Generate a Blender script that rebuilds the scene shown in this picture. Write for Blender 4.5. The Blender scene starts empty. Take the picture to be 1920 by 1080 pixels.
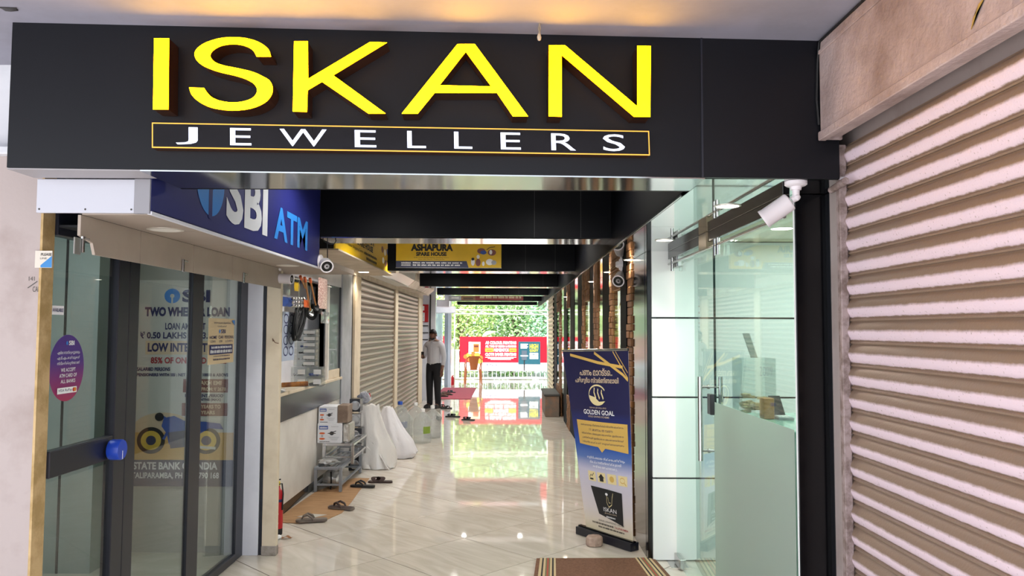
import bpy, bmesh, math, random
from mathutils import Vector, Matrix
random.seed(7)
SC = bpy.context.scene
COL = SC.collection

# ------------------------------------------------------------------ camera
F = 1440.0                       # focal length in pixels of the 1920x1080 frame
CAM = Vector((0.0, 0.0, 1.66))
PITCH = math.atan(79.0 / F)
YAW = math.atan(5.0 / F)
ROLL = 0.0042
_fw = Vector((math.sin(YAW) * math.cos(PITCH), math.cos(YAW) * math.cos(PITCH), math.sin(PITCH)))
_r0 = _fw.cross(Vector((0, 0, 1))).normalized()
_u0 = _r0.cross(_fw).normalized()
_rt = _r0 * math.cos(ROLL) + _u0 * math.sin(ROLL)
_up = _u0 * math.cos(ROLL) - _r0 * math.sin(ROLL)
cam_data = bpy.data.cameras.new('camera')
cam_data.sensor_width = 36.0
cam_data.lens = F / 1920.0 * 36.0
cam_data.clip_end = 200
cam = bpy.data.objects.new('camera', cam_data)
COL.objects.link(cam)
cam.matrix_world = Matrix.Translation(CAM) @ Matrix((_rt, _up, -_fw)).transposed().to_4x4()
SC.camera = cam

# ------------------------------------------------------------------ world, sun, exposure
world = bpy.data.worlds.new('sky')
SC.world = world
world.use_nodes = True
_bg = world.node_tree.nodes['Background']
_bg.inputs[0].default_value = (0.86, 0.92, 1.0, 1)
_bg.inputs[1].default_value = 2.6
sun_data = bpy.data.lights.new('sun', 'SUN')
sun_data.energy = 20.0
sun_data.angle = math.radians(2.0)
sun_data.color = (1.0, 0.97, 0.93)
sun = bpy.data.objects.new('sun', sun_data)
COL.objects.link(sun)
sun.rotation_euler = Vector((0.40, 0.38, -0.83)).to_track_quat('-Z', 'Y').to_euler()
SC.view_settings.view_transform = 'Standard'
SC.view_settings.look = 'None'
SC.view_settings.exposure = 0.12
SC.view_settings.gamma = 1.0
SC.view_settings.use_curve_mapping = False

# ------------------------------------------------------------------ measuring: photograph position -> point on a real plane
def ray(px, py):
    return _fw + _rt * ((px - 960.0) / F) - _up * ((py - 540.0) / F)
def onY(px, py, Y):
    d = ray(px, py); return CAM + d * ((Y - CAM.y) / d.y)
def onX(px, py, X):
    d = ray(px, py); return CAM + d * ((X - CAM.x) / d.x)
def onZ(px, py, Z):
    d = ray(px, py); return CAM + d * ((Z - CAM.z) / d.z)

# ------------------------------------------------------------------ materials
def lin(c):
    return c / 12.92 if c <= 0.04045 else ((c + 0.055) / 1.055) ** 2.4
def C(h):
    h = h.lstrip('#')
    return tuple(lin(int(h[i:i + 2], 16) / 255.0) for i in (0, 2, 4))
def mat(name, col, rough=0.5, metal=0.0, spec=0.5, emit=None, es=0.0, col2=None, nscale=4.0, nlo=0.4, nhi=0.62,
        bump=0.0, bscale=40.0, bdist=0.01, coat=0.0, alpha=1.0, stretch=None, rrough=None):
    m = bpy.data.materials.new(name); m.use_nodes = True
    nt = m.node_tree; N = nt.nodes; L = nt.links
    b = N['Principled BSDF']
    c = C(col) if isinstance(col, str) else col
    b.inputs['Base Color'].default_value = (*c, 1)
    b.inputs['Roughness'].default_value = rough
    b.inputs['Metallic'].default_value = metal
    b.inputs['Specular IOR Level'].default_value = spec
    b.inputs['Coat Weight'].default_value = coat
    b.inputs['Coat Roughness'].default_value = 0.04
    if emit:
        e = C(emit) if isinstance(emit, str) else emit
        b.inputs['Emission Color'].default_value = (*e, 1)
        b.inputs['Emission Strength'].default_value = es
    if col2 or bump or rrough:
        tc = N.new('ShaderNodeTexCoord'); mp = N.new('ShaderNodeMapping')
        L.new(tc.outputs['Object'], mp.inputs['Vector'])
        if stretch: mp.inputs['Scale'].default_value = stretch
    if col2:
        n = N.new('ShaderNodeTexNoise'); n.inputs['Scale'].default_value = nscale; n.inputs['Detail'].default_value = 6
        n.inputs['Roughness'].default_value = 0.62
        L.new(mp.outputs['Vector'], n.inputs['Vector'])
        r = N.new('ShaderNodeValToRGB')
        r.color_ramp.elements[0].position = nlo; r.color_ramp.elements[1].position = nhi
        c2 = C(col2) if isinstance(col2, str) else col2
        r.color_ramp.elements[0].color = (*c, 1); r.color_ramp.elements[1].color = (*c2, 1)
        L.new(n.outputs['Fac'], r.inputs['Fac']); L.new(r.outputs['Color'], b.inputs['Base Color'])
    if bump:
        n2 = N.new('ShaderNodeTexNoise'); n2.inputs['Scale'].default_value = bscale; n2.inputs['Detail'].default_value = 4
        L.new(mp.outputs['Vector'], n2.inputs['Vector'])
        bp = N.new('ShaderNodeBump'); bp.inputs['Strength'].default_value = bump; bp.inputs['Distance'].default_value = bdist
        L.new(n2.outputs['Fac'], bp.inputs['Height']); L.new(bp.outputs['Normal'], b.inputs['Normal'])
    return m
def glass_mat(name, tint=(1, 1, 1), refl=1.0, haze=0.0, hazecol=(0.7, 0.75, 0.72), rough=0.0):
    """a clear sheet: tinted see-through plus Fresnel mirror, optionally a diffuse film"""
    m = bpy.data.materials.new(name); m.use_nodes = True
    nt = m.node_tree; N = nt.nodes; L = nt.links
    for n in list(N):
        if n.type != 'OUTPUT_MATERIAL': N.remove(n)
    out = N['Material Output']
    t = N.new('ShaderNodeBsdfTransparent'); t.inputs[0].default_value = (*tint, 1)
    g = N.new('ShaderNodeBsdfGlossy'); g.inputs['Roughness'].default_value = rough
    g.inputs['Color'].default_value = (refl, refl, refl, 1)
    lw = N.new('ShaderNodeLayerWeight'); lw.inputs['Blend'].default_value = 0.5
    pw = N.new('ShaderNodeMath'); pw.operation = 'POWER'; pw.inputs[1].default_value = 5.0
    L.new(lw.outputs['Facing'], pw.inputs[0])
    fr = N.new('ShaderNodeMath'); fr.operation = 'MULTIPLY_ADD'; fr.inputs[1].default_value = 0.96; fr.inputs[2].default_value = 0.04
    L.new(pw.outputs[0], fr.inputs[0])
    mx = N.new('ShaderNodeMixShader')
    L.new(fr.outputs[0], mx.inputs[0]); L.new(t.outputs[0], mx.inputs[1]); L.new(g.outputs[0], mx.inputs[2])
    last = mx
    if haze:
        d = N.new('ShaderNodeBsdfDiffuse'); d.inputs[0].default_value = (*hazecol, 1)
        tr = N.new('ShaderNodeBsdfTranslucent'); tr.inputs[0].default_value = (*hazecol, 1)
        ad = N.new('ShaderNodeMixShader'); ad.inputs[0].default_value = 0.5
        L.new(d.outputs[0], ad.inputs[1]); L.new(tr.outputs[0], ad.inputs[2])
        m2 = N.new('ShaderNodeMixShader'); m2.inputs[0].default_value = haze
        L.new(mx.outputs[0], m2.inputs[1]); L.new(ad.outputs[0], m2.inputs[2]); last = m2
    L.new(last.outputs[0], out.inputs['Surface'])
    return m

# ------------------------------------------------------------------ mesh builder
class MB:
    def __init__(s): s.v = []; s.f = []; s.smooth = False
    def add(s, vs, fs):
        o = len(s.v); s.v += [tuple(v) for v in vs]; s.f += [tuple(i + o for i in f) for f in fs]; return s
    def box(s, x0, x1, y0, y1, z0, z1):
        return s.hexa([(x0, y0, z0), (x1, y0, z0), (x1, y1, z0), (x0, y1, z0), (x0, y0, z1), (x1, y0, z1), (x1, y1, z1), (x0, y1, z1)])
    def hexa(s, p):
        return s.add(p, [(0, 3, 2, 1), (4, 5, 6, 7), (0, 1, 5, 4), (1, 2, 6, 5), (2, 3, 7, 6), (3, 0, 4, 7)])
    def bbox(s, x0, x1, y0, y1, z0, z1, b=0.004):
        """box with chamfered edges"""
        bm = bmesh.new()
        bmesh.ops.create_cube(bm, size=1.0)
        for v in bm.verts:
            v.co = Vector(((x0 + x1) / 2 + v.co.x * (x1 - x0), (y0 + y1) / 2 + v.co.y * (y1 - y0), (z0 + z1) / 2 + v.co.z * (z1 - z0)))
        bmesh.ops.bevel(bm, geom=list(bm.edges), offset=b, segments=1, affect='EDGES')
        bm.verts.index_update()
        s.add([v.co.copy() for v in bm.verts], [[v.index for v in f.verts] for f in bm.faces]); bm.free(); return s
    def prism(s, pts, off):
        n = len(pts); off = Vector(off); a = [Vector(p) for p in pts]
        s.add(a + [p + off for p in a], [tuple(range(n - 1, -1, -1)), tuple(range(n, 2 * n))] + [(i, (i + 1) % n, n + (i + 1) % n, n + i) for i in range(n)])
        return s
    def quad(s, a, b, c, d): return s.add([a, b, c, d], [(0, 1, 2, 3)])
    def grid(s, fn, nu, nv):
        vs = [fn(i / nu, j / nv) for j in range(nv + 1) for i in range(nu + 1)]
        w = nu + 1
        return s.add(vs, [(j * w + i, j * w + i + 1, (j + 1) * w + i + 1, (j + 1) * w + i) for j in range(nv) for i in range(nu)])
    def tube(s, pts, r, n=8, close=False):
        pts = [Vector(p) for p in pts]; k = len(pts)
        rr = r if isinstance(r, (list, tuple)) else [r] * k
        o = len(s.v); prev = None
        for i, p in enumerate(pts):
            if close: t = pts[(i + 1) % k] - pts[i - 1]
            else: t = pts[min(i + 1, k - 1)] - pts[max(i - 1, 0)]
            t = t.normalized() if t.length > 1e-9 else Vector((0, 0, 1))
            if prev is None:
                a = t.orthogonal().normalized()
            else:
                a = prev - t * prev.dot(t); a = a.normalized() if a.length > 1e-6 else t.orthogonal().normalized()
            prev = a; b = t.cross(a)
            for j in range(n):
                an = 2 * math.pi * j / n
                s.v.append(tuple(p + (a * math.cos(an) + b * math.sin(an)) * rr[i]))
        m = k if close else k - 1
        for i in range(m):
            i2 = (i + 1) % k
            for j in range(n):
                s.f.append((o + i * n + j, o + i * n + (j + 1) % n, o + i2 * n + (j + 1) % n, o + i2 * n + j))
        if not close:
            s.f.append(tuple(o + j for j in range(n - 1, -1, -1))); s.f.append(tuple(o + (k - 1) * n + j for j in range(n)))
        return s
    def lathe(s, prof, c=(0, 0, 0), axis=(0, 0, 1), n=20, sx=1.0):
        ax = Vector(axis).normalized(); a = ax.orthogonal().normalized(); b = ax.cross(a); c = Vector(c)
        o = len(s.v); k = len(prof)
        for r, z in prof:
            for j in range(n):
                t = 2 * math.pi * j / n
                s.v.append(tuple(c + ax * z + (a * math.cos(t) * sx + b * math.sin(t)) * r))
        for i in range(k - 1):
            for j in range(n):
                s.f.append((o + i * n + j, o + i * n + (j + 1) % n, o + (i + 1) * n + (j + 1) % n, o + (i + 1) * n + j))
        if prof[0][0] > 1e-5: s.f.append(tuple(o + j for j in range(n - 1, -1, -1)))
        if prof[-1][0] > 1e-5: s.f.append(tuple(o + (k - 1) * n + j for j in range(n)))
        return s
    def xf(s, M):
        s.v = [tuple(M @ Vector(v)) for v in s.v]; return s
    def build(s, name, m, parent=None, smooth=False, local=False, **kw):
        me = bpy.data.meshes.new(name); me.from_pydata(s.v, [], s.f); me.update()
        if smooth:
            me.polygons.foreach_set('use_smooth', [True] * len(me.polygons))
            try: me.set_sharp_from_angle(angle=math.radians(40))
            except Exception: pass
        for mm in (m if isinstance(m, (list, tuple)) else [m]): me.materials.append(mm)
        return link(name, me, parent, local, **kw)
def link(name, me, parent=None, local=False, label=None, cat=None, kind=None, group=None):
    o = bpy.data.objects.new(name, me); COL.objects.link(o)
    if parent is not None:
        o.parent = parent
        if not local and parent.type == 'EMPTY': o.matrix_parent_inverse = parent.matrix_basis.inverted()
    return tag(o, label, cat, kind, group)
def tag(o, label=None, cat=None, kind=None, group=None):
    if label: o['label'] = label
    if cat: o['category'] = cat
    if kind: o['kind'] = kind
    if group: o['group'] = group
    return o
def thing(name, label, cat, loc=(0, 0, 0), rz=0.0, group=None):
    o = bpy.data.objects.new(name, None); COL.objects.link(o)
    o.empty_display_size = 0.05
    o.matrix_basis = Matrix.Translation(Vector(loc)) @ Matrix.Rotation(rz, 4, 'Z')
    return tag(o, label, cat, None, group)
def struct(name, mb, m, label=None, parent=None, **kw):
    return mb.build(name, m, parent, kind='structure', label=label, **kw)
def copy_tree(o, parent=None):
    c = o.copy(); COL.objects.link(c)
    if parent is not None: c.parent = parent
    for ch in o.children: copy_tree(ch, c)
    return c

# ------------------------------------------------------------------ flat print: lettering and shapes on a surface
_tcache = {}
def text2d(s, bold=0.0, spacing=1.0):
    k = (s, bold, spacing)
    if k in _tcache: return _tcache[k]
    cu = bpy.data.curves.new('t', 'FONT'); cu.body = s; cu.resolution_u = 3; cu.offset = bold; cu.space_character = spacing
    cu.fill_mode = 'BOTH'; cu.align_x = 'CENTER'
    ob = bpy.data.objects.new('t', cu)
    me = bpy.data.meshes.new_from_object(ob)
    vs = [(v.co.x, v.co.y) for v in me.vertices]; fs = [tuple(p.vertices) for p in me.polygons]
    bpy.data.objects.remove(ob); bpy.data.meshes.remove(me); bpy.data.curves.remove(cu)
    if not vs: vs = [(0, 0), (1, 0), (1, 1)]; fs = [(0, 1, 2)]
    x0 = min(v[0] for v in vs); x1 = max(v[0] for v in vs); y0 = min(v[1] for v in vs); y1 = max(v[1] for v in vs)
    w = max(x1 - x0, 1e-6); h = max(y1 - y0, 1e-6)
    r = ([((v[0] - x0) / w, (v[1] - y0) / h) for v in vs], fs)
    _tcache[k] = r
    return r
class Surf:
    """print surface: u to the reader's right, v down, both in the units given; n towards the reader"""
    def __init__(s, O, U, V, W=1.0, H=1.0, fn=None):
        s.O = Vector(O); s.U = Vector(U) / W; s.V = Vector(V) / H; s.n = s.V.cross(s.U).normalized() if fn is None else None; s.fn = fn
        s.W = W; s.H = H; s.k = 1
    def p(s, u, v, lift=0.0):
        if s.fn: return s.fn(u / s.W, v / s.H, lift)
        return s.O + s.U * u + s.V * v + s.n * lift
    def _lift(s):
        s.k += 1; return 0.0012 + 0.00025 * (s.k % 40)
    def text(s, t, u0, v0, u1, v1, m, parent, bold=0.0, name='lettering', lift=None, spacing=1.0, **kw):
        vs, fs = text2d(t, bold, spacing); l = s._lift() if lift is None else lift
        mb = MB(); mb.add([s.p(u0 + x * (u1 - u0), v1 + y * (v0 - v1), l) for x, y in vs], fs)
        return mb.build(name, m, parent, **kw)
    def rect(s, u0, v0, u1, v1, m, parent, name='printed_panel', n=1, lift=None, **kw):
        l = s._lift() if lift is None else lift
        mb = MB(); mb.grid(lambda a, b: s.p(u0 + a * (u1 - u0), v1 + b * (v0 - v1), l), n, n)
        return mb.build(name, m, parent, **kw)
    def words(s, u0, v0, u1, v1, m, parent, seed=1, name='small_print', lift=None):
        """a line of print too small to read: little word blocks"""
        rnd = random.Random(seed); l = s._lift() if lift is None else lift; mb = MB(); u = u0; W_ = u1 - u0
        while u < u1 - W_ * .02:
            w = min(W_ * rnd.uniform(.05, .16), u1 - u); n = max(2, int(w / W_ * 45))
            for k in range(n):
                a = u + w * k / n; b = u + w * (k + .72) / n; t = v0 + (v1 - v0) * rnd.choice((0, .18, .18, .1))
                mb.add([s.p(a, v1, l), s.p(b, v1, l), s.p(b, t, l), s.p(a, t, l)], [(0, 1, 2, 3)])
            u += w + W_ * .02
        return mb.build(name, m, parent)
    def poly(s, pts, m, parent, name='printed_shape', lift=None, **kw):
        l = s._lift() if lift is None else lift
        if s.fn is None: return tri_poly([s.p(u, v, l) for u, v in pts], None).build(name, m, parent, **kw)
        t = tri_poly([Vector((u, v, 0)) for u, v in pts], None)
        bm = bmesh.new(); vs = [bm.verts.new(v) for v in t.v]
        for f in t.f: bm.faces.new([vs[i] for i in f])
        for _ in range(3):
            bmesh.ops.subdivide_edges(bm, edges=[e for e in bm.edges if e.calc_length() > 3.0], cuts=1, use_grid_fill=True)
            bmesh.ops.triangulate(bm, faces=list(bm.faces))
        bm.verts.index_update(); mb = MB()
        mb.add([s.p(v.co.x, v.co.y, l) for v in bm.verts], [[v.index for v in f.verts] for f in bm.faces]); bm.free()
        return mb.build(name, m, parent, **kw)
    def nrm(s):
        if s.n is not None: return s.n
        a = s.p(s.W * .5, s.H * .5, 0); return (s.p(s.W * .5, s.H * .6, 0) - a).cross(s.p(s.W * .6, s.H * .5, 0) - a).normalized()
    def ellipse(s, u, v, ru, rv, m, parent, name='printed_disc', n=28, lift=None, **kw):
        return s.poly([(u + ru * math.cos(2 * math.pi * i / n), v + rv * math.sin(2 * math.pi * i / n)) for i in range(n)], m, parent, name, lift, **kw)
    def line(s, pts, w, m, parent, name='printed_line', lift=None, close=False, **kw):
        """flat stroke of width w (in v units) along pts"""
        l = s._lift() if lift is None else lift
        mb = MB(); k = len(pts); L = []; R = []
        asp = (s.U.length / s.V.length) if s.fn is None else 1.0
        for i in range(k):
            a = pts[(i - 1) % k] if close else pts[max(i - 1, 0)]; b = pts[(i + 1) % k] if close else pts[min(i + 1, k - 1)]
            dx = (b[0] - a[0]) * asp; dy = b[1] - a[1]; q = math.hypot(dx, dy) or 1
            nx = -dy / q * w / 2 / asp; ny = dx / q * w / 2
            L.append(s.p(pts[i][0] + nx, pts[i][1] + ny, l)); R.append(s.p(pts[i][0] - nx, pts[i][1] - ny, l))
        m_ = k if close else k - 1
        mb.add(L + R, [(i, (i + 1) % k, k + (i + 1) % k, k + i) for i in range(m_)])
        return mb.build(name, m, parent, **kw)
def tri_poly(pts, n):
    from mathutils.geometry import tessellate_polygon
    mb = MB(); t = tessellate_polygon([pts]); mb.add(pts, [tuple(x) for x in t])
    return mb
def smooth_loop(pts, corners, k=4):
    """closed outline; Catmull-Rom between points, sharp at the indices in corners"""
    n = len(pts); out = []
    for i in range(n):
        p1 = Vector(pts[i]); p2 = Vector(pts[(i + 1) % n])
        p0 = Vector(pts[i - 1]) if i not in corners else p1
        p3 = Vector(pts[(i + 2) % n]) if (i + 1) % n not in corners else p2
        for j in range(k):
            t = j / k
            out.append(0.5 * ((2 * p1) + (p2 - p0) * t + (2 * p0 - 5 * p1 + 4 * p2 - p3) * t * t + (3 * p1 - p0 - 3 * p2 + p3) * t ** 3))
    return out
def letter_solid(outline, holes, fn_face, fn_back):
    """extruded letter: returns (face mb, body mb)"""
    from mathutils.geometry import tessellate_polygon
    loops = [outline] + holes
    flat = [p for l in loops for p in l]
    tri = tessellate_polygon([[Vector((p[0], p[1], 0)) for p in l] for l in loops])
    fv = [fn_face(*p) for p in flat]
    face = MB(); face.add([fn_face(p[0], p[1]) + Vector((0, -0.0015, 0)) for p in flat], [tuple(t) for t in tri])
    body = MB(); bv = [fn_back(*p) for p in flat]; n = len(flat)
    fs = []; o = 0
    for l in loops:
        k = len(l)
        for i in range(k): fs.append((o + i, o + (i + 1) % k, n + o + (i + 1) % k, n + o + i))
        o += k
    fs += [tuple(t) for t in tri]
    body.add(fv + bv, fs)
    return face, body
def spot(name, loc, energy, color=(1, 0.82, 0.6), size=2.2, blend=0.6, r=0.03, direction=(0, 0, -1), parent=None):
    l = bpy.data.lights.new(name, 'SPOT'); l.energy = energy; l.color = color; l.spot_size = size; l.spot_blend = blend; l.shadow_soft_size = r
    o = bpy.data.objects.new(name, l); COL.objects.link(o); o.location = loc
    o.rotation_euler = Vector(direction).to_track_quat('-Z', 'Y').to_euler()
    return o
def area(name, loc, sx, sy, energy, color=(1, 1, 1), direction=(0, 0, -1)):
    l = bpy.data.lights.new(name, 'AREA'); l.shape = 'RECTANGLE'; l.size = sx; l.size_y = sy; l.energy = energy; l.color = color
    o = bpy.data.objects.new(name, l); COL.objects.link(o); o.location = loc
    o.rotation_euler = Vector(direction).to_track_quat('-Z', 'Y').to_euler()
    return o
# ------------------------------------------------------------------ shared materials
M = {}
M['acp'] = mat('black_cladding', '#0c0d13', 0.42, spec=0.3, col2='#0e0f15', nscale=1.5)
M['gloss_black'] = mat('gloss_black_cladding', '#0a0a0d', 0.14, spec=0.5)
M['beam_black'] = mat('beam_black_cladding', '#040509', 0.45, spec=0.12)
M['mirror'] = mat('polished_steel_mirror', '#c9cdcc', 0.03, metal=1.0)
M['mirror_soft'] = mat('polished_steel_sheet', '#b5b8ba', 0.10, metal=1.0, bump=0.02, bscale=3)
M['chrome'] = mat('brushed_steel', '#b9b9b6', 0.25, metal=1.0)
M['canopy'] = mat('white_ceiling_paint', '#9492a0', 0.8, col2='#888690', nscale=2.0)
M['pillar'] = mat('cream_pink_plaster', '#ac9e9a', 0.75, col2='#94837d', nscale=3.5, nlo=0.5, nhi=0.85, bump=0.15, bscale=25)
M['pillar_white'] = mat('white_plaster', '#dcdce0', 0.7, col2='#cfcfd4', nscale=3)
M['ochre'] = mat('ochre_raw_edge', '#c4a678', 0.85, col2='#a58857', nscale=9, bump=0.3, bscale=40)
M['white'] = mat('white_laminate', '#e2e2ea', 0.35, col2='#d9d9e2', nscale=3)
M['white_gloss'] = mat('white_gloss_panel', '#eef0ee', 0.2)
M['cream'] = mat('cream_painted_pier', '#d9c9b1', 0.6, col2='#c9b79d', nscale=6, nlo=.45, nhi=.75)
M['beige_acp'] = mat('beige_cladding', '#a29386', 0.5, col2='#9b8c7f', nscale=3)
M['frame'] = mat('navy_black_frame', '#191b26', 0.35)
M['grout'] = mat('grout', '#5d5248', 0.8)
M['concrete'] = mat('pavement_concrete', '#a0a0a2', 0.85, col2='#8a8a8c', nscale=2, bump=0.2)
M['dark'] = mat('dark_recess', '#1a1a1d', 0.8)
M['corr_ceil'] = mat('corridor_ceiling_paint', '#bdb8b2', 0.8)
M['groove'] = mat('black_groove', '#0d0e10', 0.5)
M['shop_cream'] = mat('cream_ceiling_paint', '#e6dcc0', 0.7)
M['grey_post'] = mat('grey_painted_post', '#a9abb2', 0.5, col2='#9b9da4', nscale=5)
M['red'] = mat('red_paint', '#c01722', 0.35)
M['screw'] = mat('screw_head', '#4b4744', 0.4, metal=0.8)
M['glass_green'] = glass_mat('greenish_shop_glass', (0.82, 0.93, 0.905))
M['glass_atm'] = glass_mat('grey_clear_glass', (0.80, 0.84, 0.83))
M['frost'] = glass_mat('frosted_film', (0.34, 0.40, 0.36), haze=0.76, hazecol=(0.66, 0.76, 0.68), rough=0.25)
M['led'] = mat('lit_lamp_disc', '#ffffff', emit=(1.0, 0.88, 0.72), es=22.0)
M['led_ring'] = mat('lamp_ring', '#dcd6cc', 0.3, metal=0.6)
M['lamp_off'] = mat('opal_lamp_disc', '#efe9df', 0.4)

# marble floor tile: warm beige with soft streaks, polished
def marble(name, base='#c9bfb1', vein='#dbd3c8'):
    m = mat(name, base, 0.035, spec=0.5, coat=0.0)
    nt = m.node_tree; N = nt.nodes; L = nt.links; b = N['Principled BSDF']
    b.inputs['IOR'].default_value = 1.6
    tc = N.new('ShaderNodeTexCoord'); oi = N.new('ShaderNodeObjectInfo'); ad = N.new('ShaderNodeVectorMath')
    L.new(tc.outputs['Object'], ad.inputs[0]); 
    sc = N.new('ShaderNodeVectorMath'); sc.operation = 'SCALE'; sc.inputs['Scale'].default_value = 37.0
    cb = N.new('ShaderNodeCombineXYZ'); L.new(oi.outputs['Random'], cb.inputs[0]); L.new(oi.outputs['Random'], cb.inputs[1])
    L.new(cb.outputs[0], sc.inputs[0]); L.new(sc.outputs[0], ad.inputs[1])
    w = N.new('ShaderNodeTexNoise'); w.inputs['Scale'].default_value = 1.2; w.inputs['Detail'].default_value = 5; w.inputs['Distortion'].default_value = 1.6
    mp = N.new('ShaderNodeMapping'); mp.inputs['Scale'].default_value = (1.0, 5.0, 1.0); mp.inputs['Rotation'].default_value = (0, 0, 0.5)
    L.new(ad.outputs[0], mp.inputs['Vector']); L.new(mp.outputs[0], w.inputs['Vector'])
    r = N.new('ShaderNodeValToRGB'); r.color_ramp.elements[0].position = .35; r.color_ramp.elements[1].position = .68
    r.color_ramp.elements[0].color = (*C(base), 1); r.color_ramp.elements[1].color = (*C(vein), 1)
    L.new(w.outputs['Fac'], r.inputs['Fac']); L.new(r.outputs[0], b.inputs['Base Color'])
    return m
M['marble'] = marble('polished_beige_marble')

X_ATM = -1.96; X_LW = -2.015; X_RW = 1.02
def sgnY(X): return 2.78 + (X + 1.82) * 0.0453
ZS0, ZS1 = 2.245, 2.785         # shop sign bottom and top; the canopy sits on top
Z_SOF = 2.245; X_SOF = 0.745; Z_BEAM = 2.337; X_BEAM_L = -1.39
Z_ATM_SOF = 2.107; X_BLUE = -1.387; X_COVER = -1.665

# ------------------------------------------------------------------ ground and floor
struct('ground', MB().box(-30, 30, -25, 60, -0.35, -0.08), M['concrete'], 'grey concrete ground')
floor = struct('floor', MB().box(-4.2, 3.4, 2.3, 26.4, -0.08, -0.0025), M['grout'], 'polished beige marble tile floor laid diagonally')
TS = 0.783; A0 = math.radians(-45.2)
t_me = None
def tile_mesh():
    h = TS / 2 - 0.0034; b = 0.0015
    mb = MB(); lo = [(-h, -h), (h, -h), (h, h), (-h, h)]; k = (h - b) / h
    mb.add([(x, y, -0.0022) for x, y in lo] + [(x, y, -b) for x, y in lo] + [(x * k, y * k, 0) for x, y in lo],
           [(8, 9, 10, 11)] + [(i, (i + 1) % 4, 4 + (i + 1) % 4, 4 + i) for i in range(4)] + [(4 + i, 4 + (i + 1) % 4, 8 + (i + 1) % 4, 8 + i) for i in range(4)])
    me = bpy.data.meshes.new('tile'); me.from_pydata(mb.v, [], mb.f); me.materials.append(M['marble']); return me
t_me = tile_mesh()
e1 = Vector((math.cos(A0), math.sin(A0), 0)); e2 = Vector((-math.sin(A0), math.cos(A0), 0))
t_org = onZ(610.4, 1007.7, 0) + (e1 + e2) * TS / 2
for i in range(-40, 41):
    for j in range(-40, 41):
        c = t_org + e1 * (i * TS) + e2 * (j * TS)
        if 2.9 < c.y < 26.1 and -2.4 < c.x < 1.45 + (0.9 if c.y < 5.9 else 0):
            o = link('tile', t_me, floor, True)
            o.location = c; o.rotation_euler.z = A0
# interior floors of the cash room and the shop are covered by the same slab; tiles end at the walls

# ------------------------------------------------------------------ canopy, corridor ceiling, outer shell
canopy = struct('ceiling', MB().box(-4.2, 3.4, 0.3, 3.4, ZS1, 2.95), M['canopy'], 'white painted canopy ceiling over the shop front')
struct('ceiling_corridor', MB().box(-4.2, 3.4, 3.4, 23.6, ZS1 + .02, 2.95), M['corr_ceil'], 'plain ceiling above the black beams')
struct('wall_left_outer', MB().box(-4.3, -4.2, 3.2, 18.0, -0.05, 2.95), M['corr_ceil'])
struct('wall_right_outer', MB().box(3.3, 3.4, 3.2, 23.5, -0.05, 2.95), M['white'])
# plaster pillar at the street end of the cash room
struct('wall_front_left', MB().box(-3.6, X_ATM - 0.01, 3.22, 3.30, -0.03, 2.40), M['pillar'], 'cream pink plastered pillar beside the cash machine room')
struct('trim_1', MB().box(X_ATM - 0.01, X_ATM + 0.0, 3.215, 3.30, -0.03, 2.40), M['ochre'], 'raw ochre edge of the plastered pillar')
struct('wall_front_upper', MB().box(-4.2, -1.5, 3.24, 3.34, 2.42, ZS1), M['pillar_white'], 'white wall above the plastered pillar')
struct('trim_2', MB().bbox(-3.6, -1.8, 3.17, 3.30, 2.385, 2.42, .006), M['pillar_white'], 'thin white ledge on the pillar')
p = onY(15, 15, 2.6)
mb = MB(); random.seed(3)
q = onZ(17, 16, ZS1)
struct('trim_3', MB().prism([(q.x + math.cos(a) * r, q.y + math.sin(a) * r * .55, ZS1 - 0.004) for a, r in [(k * .57, random.uniform(.022, .04)) for k in range(11)]], (0, 0, .003)), M['screw'], 'dark rough hole in the ceiling', parent=canopy)

# ------------------------------------------------------------------ corridor beams: black faces, polished undersides
beam_px = [(445, 457), (507, 511.5), (536.5, 539.5), (552.3, 554.2), (563.5, 565.5), (571, 573)]
BEAMY = []
for k, (ya, yb) in enumerate(beam_px):
    Ya = onZ(850, ya, Z_BEAM).y; th = 0.36
    BEAMY.append(Ya)
    b = struct('trim_%d' % (10 + k), MB().box(X_BEAM_L, X_SOF, Ya, Ya + th, Z_BEAM, ZS1 + .02), M['beam_black'], 'black clad ceiling beam across the corridor')
    struct('underside', MB().box(X_BEAM_L, X_SOF, Ya + .004, Ya + th - .004, Z_BEAM - .008, Z_BEAM - .0005), M['mirror_soft'], parent=b)
    for xs in (0.52, 0.18):
        struct('joint_strip', MB().box(xs, xs + .004, Ya - .001, Ya, Z_BEAM, ZS1), M['groove'], parent=b)
# added spots, hidden between the beams, that brighten the corridor
cc = bpy.data.objects['ceiling_corridor']
for k, (a, b) in enumerate(zip([3.0] + BEAMY[:-1], BEAMY)):
    for q, (x, f) in enumerate(((-.95, .62), (.25, .62))):
        y = a + .36 + (b - a - .36) * f
        struct('added_spot', MB().lathe([(.055, 0), (.055, -.012), (.045, -.014)], (x, y, ZS1 + .02), n=16), mat('added_spot_glow', '#ffffff', emit=(1, .97, .93), es=8.0) if not (k or q) else bpy.data.materials['added_spot_glow'], parent=cc)
        spot('added_spot_lamp', (x, y, ZS1 - .02), 34 if k == 0 else 74, (1, .97, .93), 2.7, .5, .05)
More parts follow.
